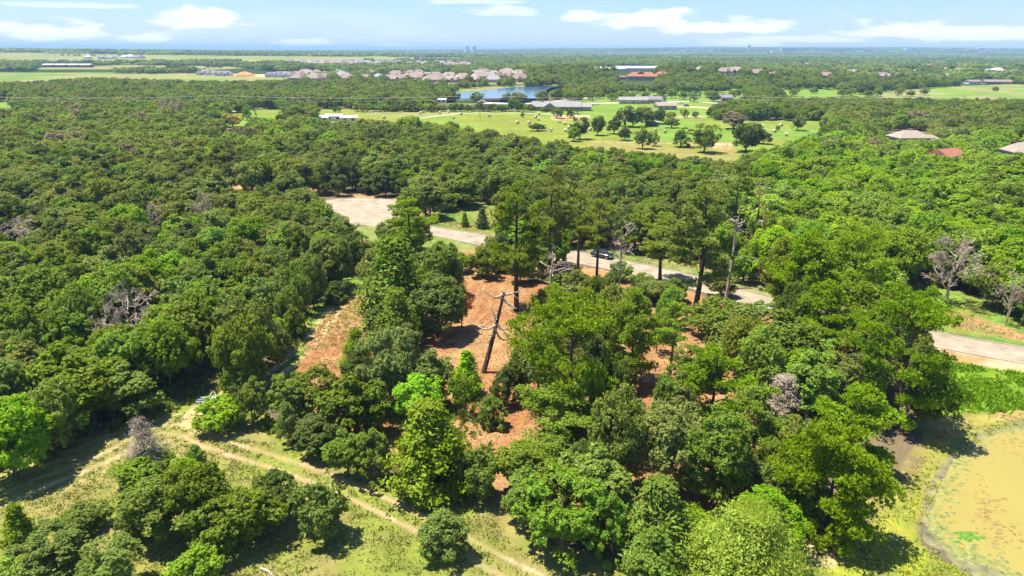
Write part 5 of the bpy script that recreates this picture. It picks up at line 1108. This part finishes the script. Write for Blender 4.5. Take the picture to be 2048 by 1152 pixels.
# the field's wire fences
def fence(line, step, label, h=1.25):
    L = wline(line); o = root('wire_fence', (*L[0], 0), label=label, cat='fence'); P = Poly(); n_ = 0; pts_ = []
    for a, b in zip(L[:-1], L[1:]):
        a = np.array(a); b = np.array(b); m_ = max(1, int(np.linalg.norm(b - a) / step))
        for k in range(m_): pts_.append(a + (b - a) * k / m_)
    for q_ in pts_[:90]:
        pm_ = Poly().tube([(0, 0, -.2), (0, 0, h)], .07, 6).mesh('post'); c = link('post', pm_, [wood], o, (q_[0] - L[0][0], q_[1] - L[0][1], 0))
    for z in (.5, .85, 1.15): P.tube([(q_[0] - L[0][0], q_[1] - L[0][1], z) for q_ in pts_[:90]], .012, 3, cap=False)
    link('wires', P.mesh('wires'), [wirem], o)
fence([(760, 221.5), (1060, 224.5), (1180, 233)], 9, 'wire fence on dark posts along the far edge of the hay field')
fence([(1180, 285), (1330, 289), (1480, 294)], 5, 'wire fence on dark posts along the near edge of the hay field')
# car and other vehicles
paint_d = mat('car_paint_dark', (.035, .045, .05), .25, .05, .5, spec=.6, metal=.3); paint_w = mat('car_paint_white', (.72, .72, .72), .3, .03, .5, spec=.5); tyre = mat('tyre', (.02, .02, .02), .8, .1, 4); rim = mat('rim', (.45, .45, .46), .35, .05, 2, metal=.8); lampm = mat('lamp_glass', (.7, .7, .68), .1, .03, 1, spec=.6); redm = mat('tail_lamp', (.45, .02, .02), .2, .03, 1)
def car(name, p, rz, paint, label):
    o = root(name, p, rz, label=label, cat='car'); n_ = 14; L_ = []
    prof = [(-2.35, .45, .62, .74), (-2.3, .40, .95, .86), (-1.9, .32, 1.0, .92), (-1.2, .30, 1.02, .94), (-.2, .30, 1.02, .94), (.9, .30, 1.0, .94), (1.6, .32, .96, .92), (2.2, .38, .86, .84), (2.38, .48, .66, .70)]
    B = Poly()
    for x, z0, z1, hw in prof: B.v += [(x, -hw * .94, z0), (x, -hw, (z0 + z1) / 2), (x, -hw * .93, z1), (x, hw * .93, z1), (x, hw, (z0 + z1) / 2), (x, hw * .94, z0)]
    for i in range(len(prof) - 1):
        for k in range(6): B.f.append((i * 6 + k, i * 6 + (k + 1) % 6, (i + 1) * 6 + (k + 1) % 6, (i + 1) * 6 + k)); B.m.append(0)
    B.f += [tuple(range(6)), tuple(range(48, 54))[::-1]]; B.m += [0, 0]; link('body', B.mesh('body', True), [paint], o)
    C = Poly(); ring = [(-2.05, .98, .80), (-1.7, 1.45, .68), (-1.3, 1.62, .62), (.2, 1.63, .62), (.7, 1.5, .66), (1.35, 1.0, .80)]
    for x, z, hw in ring: C.v += [(x, -hw, z), (x, hw, z)]
    b = len(C.v); C.v += [(-1.9, -.84, 1.0), (-1.9, .84, 1.0), (1.2, -.84, 1.0), (1.2, .84, 1.0)]
    for i in range(5): C.f.append((2 * i, 2 * i + 1, 2 * i + 3, 2 * i + 2)); C.m.append(0 if i in (1, 2) else 1)
    C.f += [(0, 2, 4, 6, 8, 10, b + 2, b), (1, b + 1, b + 3, 11, 9, 7, 5, 3)]; C.m += [1, 1]; link('cabin', C.mesh('cabin'), [paint, glass], o)
    P = Poly().tube([(0, -.12, 0), (0, .12, 0)], .34, 16); Q = Poly().tube([(0, -.125, 0), (0, .125, 0)], .2, 12); PM_, QM_ = P.mesh('wheel'), Q.mesh('rim')
    for x in (-1.45, 1.5):
        for y in (-.82, .82): w_ = link('wheel', PM_, [tyre], o, (x, y, .34)); link('rim', QM_, [rim], w_, (0, .012 * (1 if y > 0 else -1), 0))
    for y in (-.62, .62): link('headlight', Poly().box(2.2, 2.39, y - .16, y + .16, .62, .76).mesh('headlight'), [lampm], o); link('tail_light', Poly().box(-2.38, -2.25, y - .13, y + .13, .7, .88).mesh('tail_light'), [redm], o)
    return o
cp = at(1204, 515); cd = np.array(U[len(U) // 2]) ; a1 = at(1165, 505)[:2]; a2 = at(1280, 528)[:2]; rz = math.atan2(a2[1] - a1[1], a2[0] - a1[0])
car('parked_car', (cp[0], cp[1], .01), rz, paint_d, 'dark car parked at the road edge behind the bare-trunked pine')
for fx, fy, pt_, lab in [(1362, 208, paint_w, 'white car on the lane below the lawns, left one'), (1373, 213, paint_d, 'dark car on the lane below the lawns, nearer one')]: p = at(fx, fy); car('parked_car', (p[0], p[1], .02), .3, pt_, lab)
# verge objects
p = at(1505, 556); o = root('white_tank', p, .2, label='white rounded tank lying on the orange verge beside the red dead trunk', cat='tank')
link('shell', Poly().tube([(-1.05, 0, .55), (-.95, 0, .55), (-.8, 0, .55), (.8, 0, .55), (.95, 0, .55), (1.05, 0, .55)], [.12, .34, .45, .45, .34, .12], 16).mesh('shell', True), [roof_white], o)
for x in (-.6, .6): link('foot', Poly().box(x - .08, x + .08, -.3, .3, 0, .2).mesh('foot'), [wood], o)
p = at(1463, 575); o = root('wooden_post', p, label='brown wooden post on the orange verge with a board at its foot', cat='post')
link('post', Poly().tube([(0, 0, -.3), (0, 0, 1.75), (0, 0, 1.85)], [.13, .12, .06], 8).mesh('post'), [wood], o); link('board', Poly().box(.2, 3.6, -.10, .10, 0, .14).mesh('board'), [wood], o, (0, -.5, 0))
p = at(724, 391); o = root('board_on_posts', p, .05, label='black board on two posts at the far side of the turning circle', cat='sign')
link('board', Poly().box(-1.3, 1.3, -.05, .05, 1.7, 2.4).box(-1.3, 1.3, -.05, .05, 1.2, 1.35).box(-1.3, 1.3, -.05, .05, .6, .72).mesh('board'), [wall_dark], o)
for x in (-1.3, 1.3): link('post', Poly().box(x - .08, x + .08, -.08, .08, 0, 2.6).mesh('post'), [wall_dark], o)
p = at(1118, 491); o = root('utility_box', p, .3, label='dark green utility box on the grass beyond the road, left of the car', cat='utility box')
link('cabinet', Poly().box(-.8, .8, -.5, .5, .08, .8).box(-.85, .85, -.55, .55, .8, .88).mesh('cabinet'), [mat('box_green', (.05, .09, .06), .6, .1, 1)], o); link('pad', Poly().box(-1, 1, -.7, .7, 0, .08).mesh('pad'), [kerbm], o)
# heap of poles where the tracks fork
p = at(431, 803); o = root('pole_pile', p, label='heap of blue-grey metal poles and frame parts in the shade beside the tracks', cat='pole pile'); r9 = np.random.default_rng(9)
pb_, pw_ = mat('pole_blue', (.10, .14, .26), .4, .1, 2, metal=.2), mat('pole_pale', (.50, .54, .60), .4, .05, 2)
for k in range(22):
    y = r9.uniform(-.8, .9); z = .08 + r9.uniform(0, .6) * (1 - abs(y)); x0 = -1.9 + r9.uniform(-.3, .4); x1 = 1.7 + r9.uniform(-.5, .5)
    link('pole', Poly().tube([(x0, y, z), (x1, y + r9.uniform(-.35, .35), z * r9.uniform(.6, 1.2))], .045, 6).mesh('pole'), [pb_ if k % 3 else pw_], o)
for a, b in (((-1.3, -1.2, .05), (-.3, .3, 1.15)), ((1.0, -1.2, .05), (-.1, .3, 1.15)), ((-1.3, .9, .05), (-.3, .3, 1.15))): link('frame_leg', Poly().tube([a, b], .05, 6).mesh('frame_leg'), [pw_], o)
link('sheet', Poly().box(-.3, .5, -.5, .1, .62, .66).mesh('sheet'), [roof_white], o)
def log(a, b, r, label):
    A_, B_ = at(*a), at(*b); P = Poly(); v = B_ - A_; P.tube([(0, 0, r), tuple(v * .5 + np.array([.1, .1, r * 1.1])), (v[0], v[1], r * .8)], [r, r * .85, r * .5], 8); P.tube([tuple(v * .4 + np.array([0, 0, r])), tuple(v * .55 + np.array([.3, .6, r + .3]))], [r * .4, r * .15], 6)
    tag(link('fallen_log', P.mesh('fallen_log', True), [BARKD], loc=A_), label, 'log')
log((38, 1104), (76, 1100), .14, 'pale fallen log on the grass at the left edge'); log((522, 1138), (548, 1156), .10, 'short pale log on the dry grass at the bottom'); log((612, 700), (618, 692), .10, 'tiny white log beside the dirt path')

# ------------------------------------------------------------------ labels that single each thing out
LMK = {'the sprawling bare tree': (268, 690), 'the heap of blue poles': (431, 803), 'the bare juniper on the grass': (300, 945), 'the turning circle': (715, 425), 'the tan patch in the woods': (495, 362),
       'the tall conical cedar': (795, 640), 'the leaning black trunk': (966, 745), 'the parked dark car': (1204, 519), 'the lilac-grey snag': (1555, 860), 'the muddy pond': (1900, 960), 'the bare twiggy tree': (1892, 608),
       'the tan roof in the trees': (1815, 300), 'the small red roof': (1884, 334), 'the yellow tree by the field': (465, 254), 'the brown round field tree': (1467, 258), 'the grey ranch house': (1112, 221), 'the open field shed': (1303, 251),
       'the red-roofed hall': (1283, 160), 'the lake': (1050, 190), 'the orange dirt mound': (489, 150), 'the long metal barns': (137, 134), 'the twin white silos': (940, 107), 'the brown farmhouse': (1992, 168), 'the beige house at the right': (2042, 326),
       'the tall thin leaning trunk': (1478, 520), 'the red dead trunk': (1520, 560), 'the biggest dark pine': (1388, 628), 'the two little conifers': (948, 455), 'the grey bare tree at the left': (30, 520), 'the thin bare tree': (410, 470), 'the white shed roofs': (670, 240),
       'the bare tree at the right': (2010, 650), 'the square block on the skyline': (1575, 104), 'the white skyline building': (1818, 103), 'the thin skyline tower': (1497, 104), 'the white warehouses': (1262, 140), 'the vivid light green tree': (838, 860), 'the black board on posts': (724, 391),
       'the small deep-wood bare tree': (310, 470), 'the road bend': (1700, 640), 'the bottom left thicket': (130, 1190), 'the pale skyline blocks': (1960, 103), 'the long pavilion': (1352, 176), 'the dark gabled lawn house': (1451, 202), 'the new pale houses': (560, 154), 'the tangled dead pine': (1235, 592)}
LW = [(k, at(*v)[:2]) for k, v in LMK.items()]
ORD = ['', 'second ', 'third ', 'fourth ', 'fifth ', 'sixth ', 'seventh ', 'eighth ', 'ninth ', 'tenth ', 'eleventh ', 'twelfth ', 'thirteenth ', 'fourteenth ', 'fifteenth ', 'sixteenth ', 'seventeenth ', 'eighteenth ', 'nineteenth ', 'twentieth ', 'twenty-first ', 'twenty-second ', 'twenty-third ', 'twenty-fourth ', 'twenty-fifth ', 'twenty-sixth ', 'twenty-seventh ', 'twenty-eighth ', 'twenty-ninth ', 'thirtieth ', 'thirty-first ', 'thirty-second ', 'thirty-third ', 'thirty-fourth ', 'thirty-fifth ', 'thirty-sixth ', 'thirty-seventh ', 'thirty-eighth ', 'thirty-ninth ', 'fortieth ', 'forty-first ', 'forty-second ', 'forty-third ', 'forty-fourth ', 'forty-fifth ', 'forty-sixth ']
TW = {'olive': 'olive green', 'dark': 'dark green', 'mid': 'mid green', 'bright': 'bright green', 'lime': 'yellow-green', 'grey': 'grey-green', 'brown': 'brownish', 'yellow': 'yellow', 'vivid': 'vivid green'}
ITEMS = [(o, (TW.get(tn, '') + ' ' + nm.replace('_', ' ')).strip(), x, y) for o, nm, tn, x, y, r, h, has in TREES if not has] + AUTO
buckets = {}
for o, noun, x, y in ITEMS:
    D = math.hypot(x, y); best = min(LW, key=lambda l: math.hypot(x - l[1][0], (y - l[1][1]) * (.6 if D > 200 else 1)))
    dx = x - best[1][0]; dy = y - best[1][1]
    rel = ('left of' if dx < 0 else 'right of') if abs(dx) > abs(dy) * .8 else ('behind' if dy > 0 else 'in front of')
    buckets.setdefault((noun, rel, best[0]), []).append((math.hypot(dx, dy), o))
for (noun, rel, lm), L_ in buckets.items():
    L_.sort(key=lambda t: t[0])
    if len(L_) > 1:
        for k, (d_, o) in enumerate(L_):
            o['label'] = ((ORD[k] if k else "nearest ") if k < len(ORD) else 'far ') + noun + ' ' + rel + ' ' + lm
            if k >= len(ORD): o['group'] = noun + ' ' + rel + ' ' + lm
    else: L_[0][1]['label'] = noun + ' ' + rel + ' ' + lm
for o, nm, tn, x, y, r, h, has in TREES:
    if 'group' not in o: o['group'] = {'oak_tree': 'oaks of the surrounding woods', 'young_oak': 'young oaks of the surrounding woods', 'leafy_tree': 'bright leafy trees of the woods'}.get(nm, nm.replace('_', ' ') + 's')

# ------------------------------------------------------------------ the air
HZ = bpy.data.materials.new('haze'); HZ.use_nodes = True; HZ.node_tree.nodes.clear(); q = NT(HZ.node_tree)
pv = q.n('ShaderNodeVolumePrincipled'); pv.inputs['Color'].default_value = (.44, .71, 1.0, 1); pv.inputs['Density'].default_value = 1.15e-4; pv.inputs['Anisotropy'].default_value = 0.0
ho = q.n('ShaderNodeOutputMaterial'); HZ.node_tree.links.new(pv.outputs[0], ho.inputs['Volume'])
hb = Poly().box(-27000, 27000, -300, 32500, -14, 98).mesh('haze')
tag(link('haze', hb, [HZ]), kind='stuff')
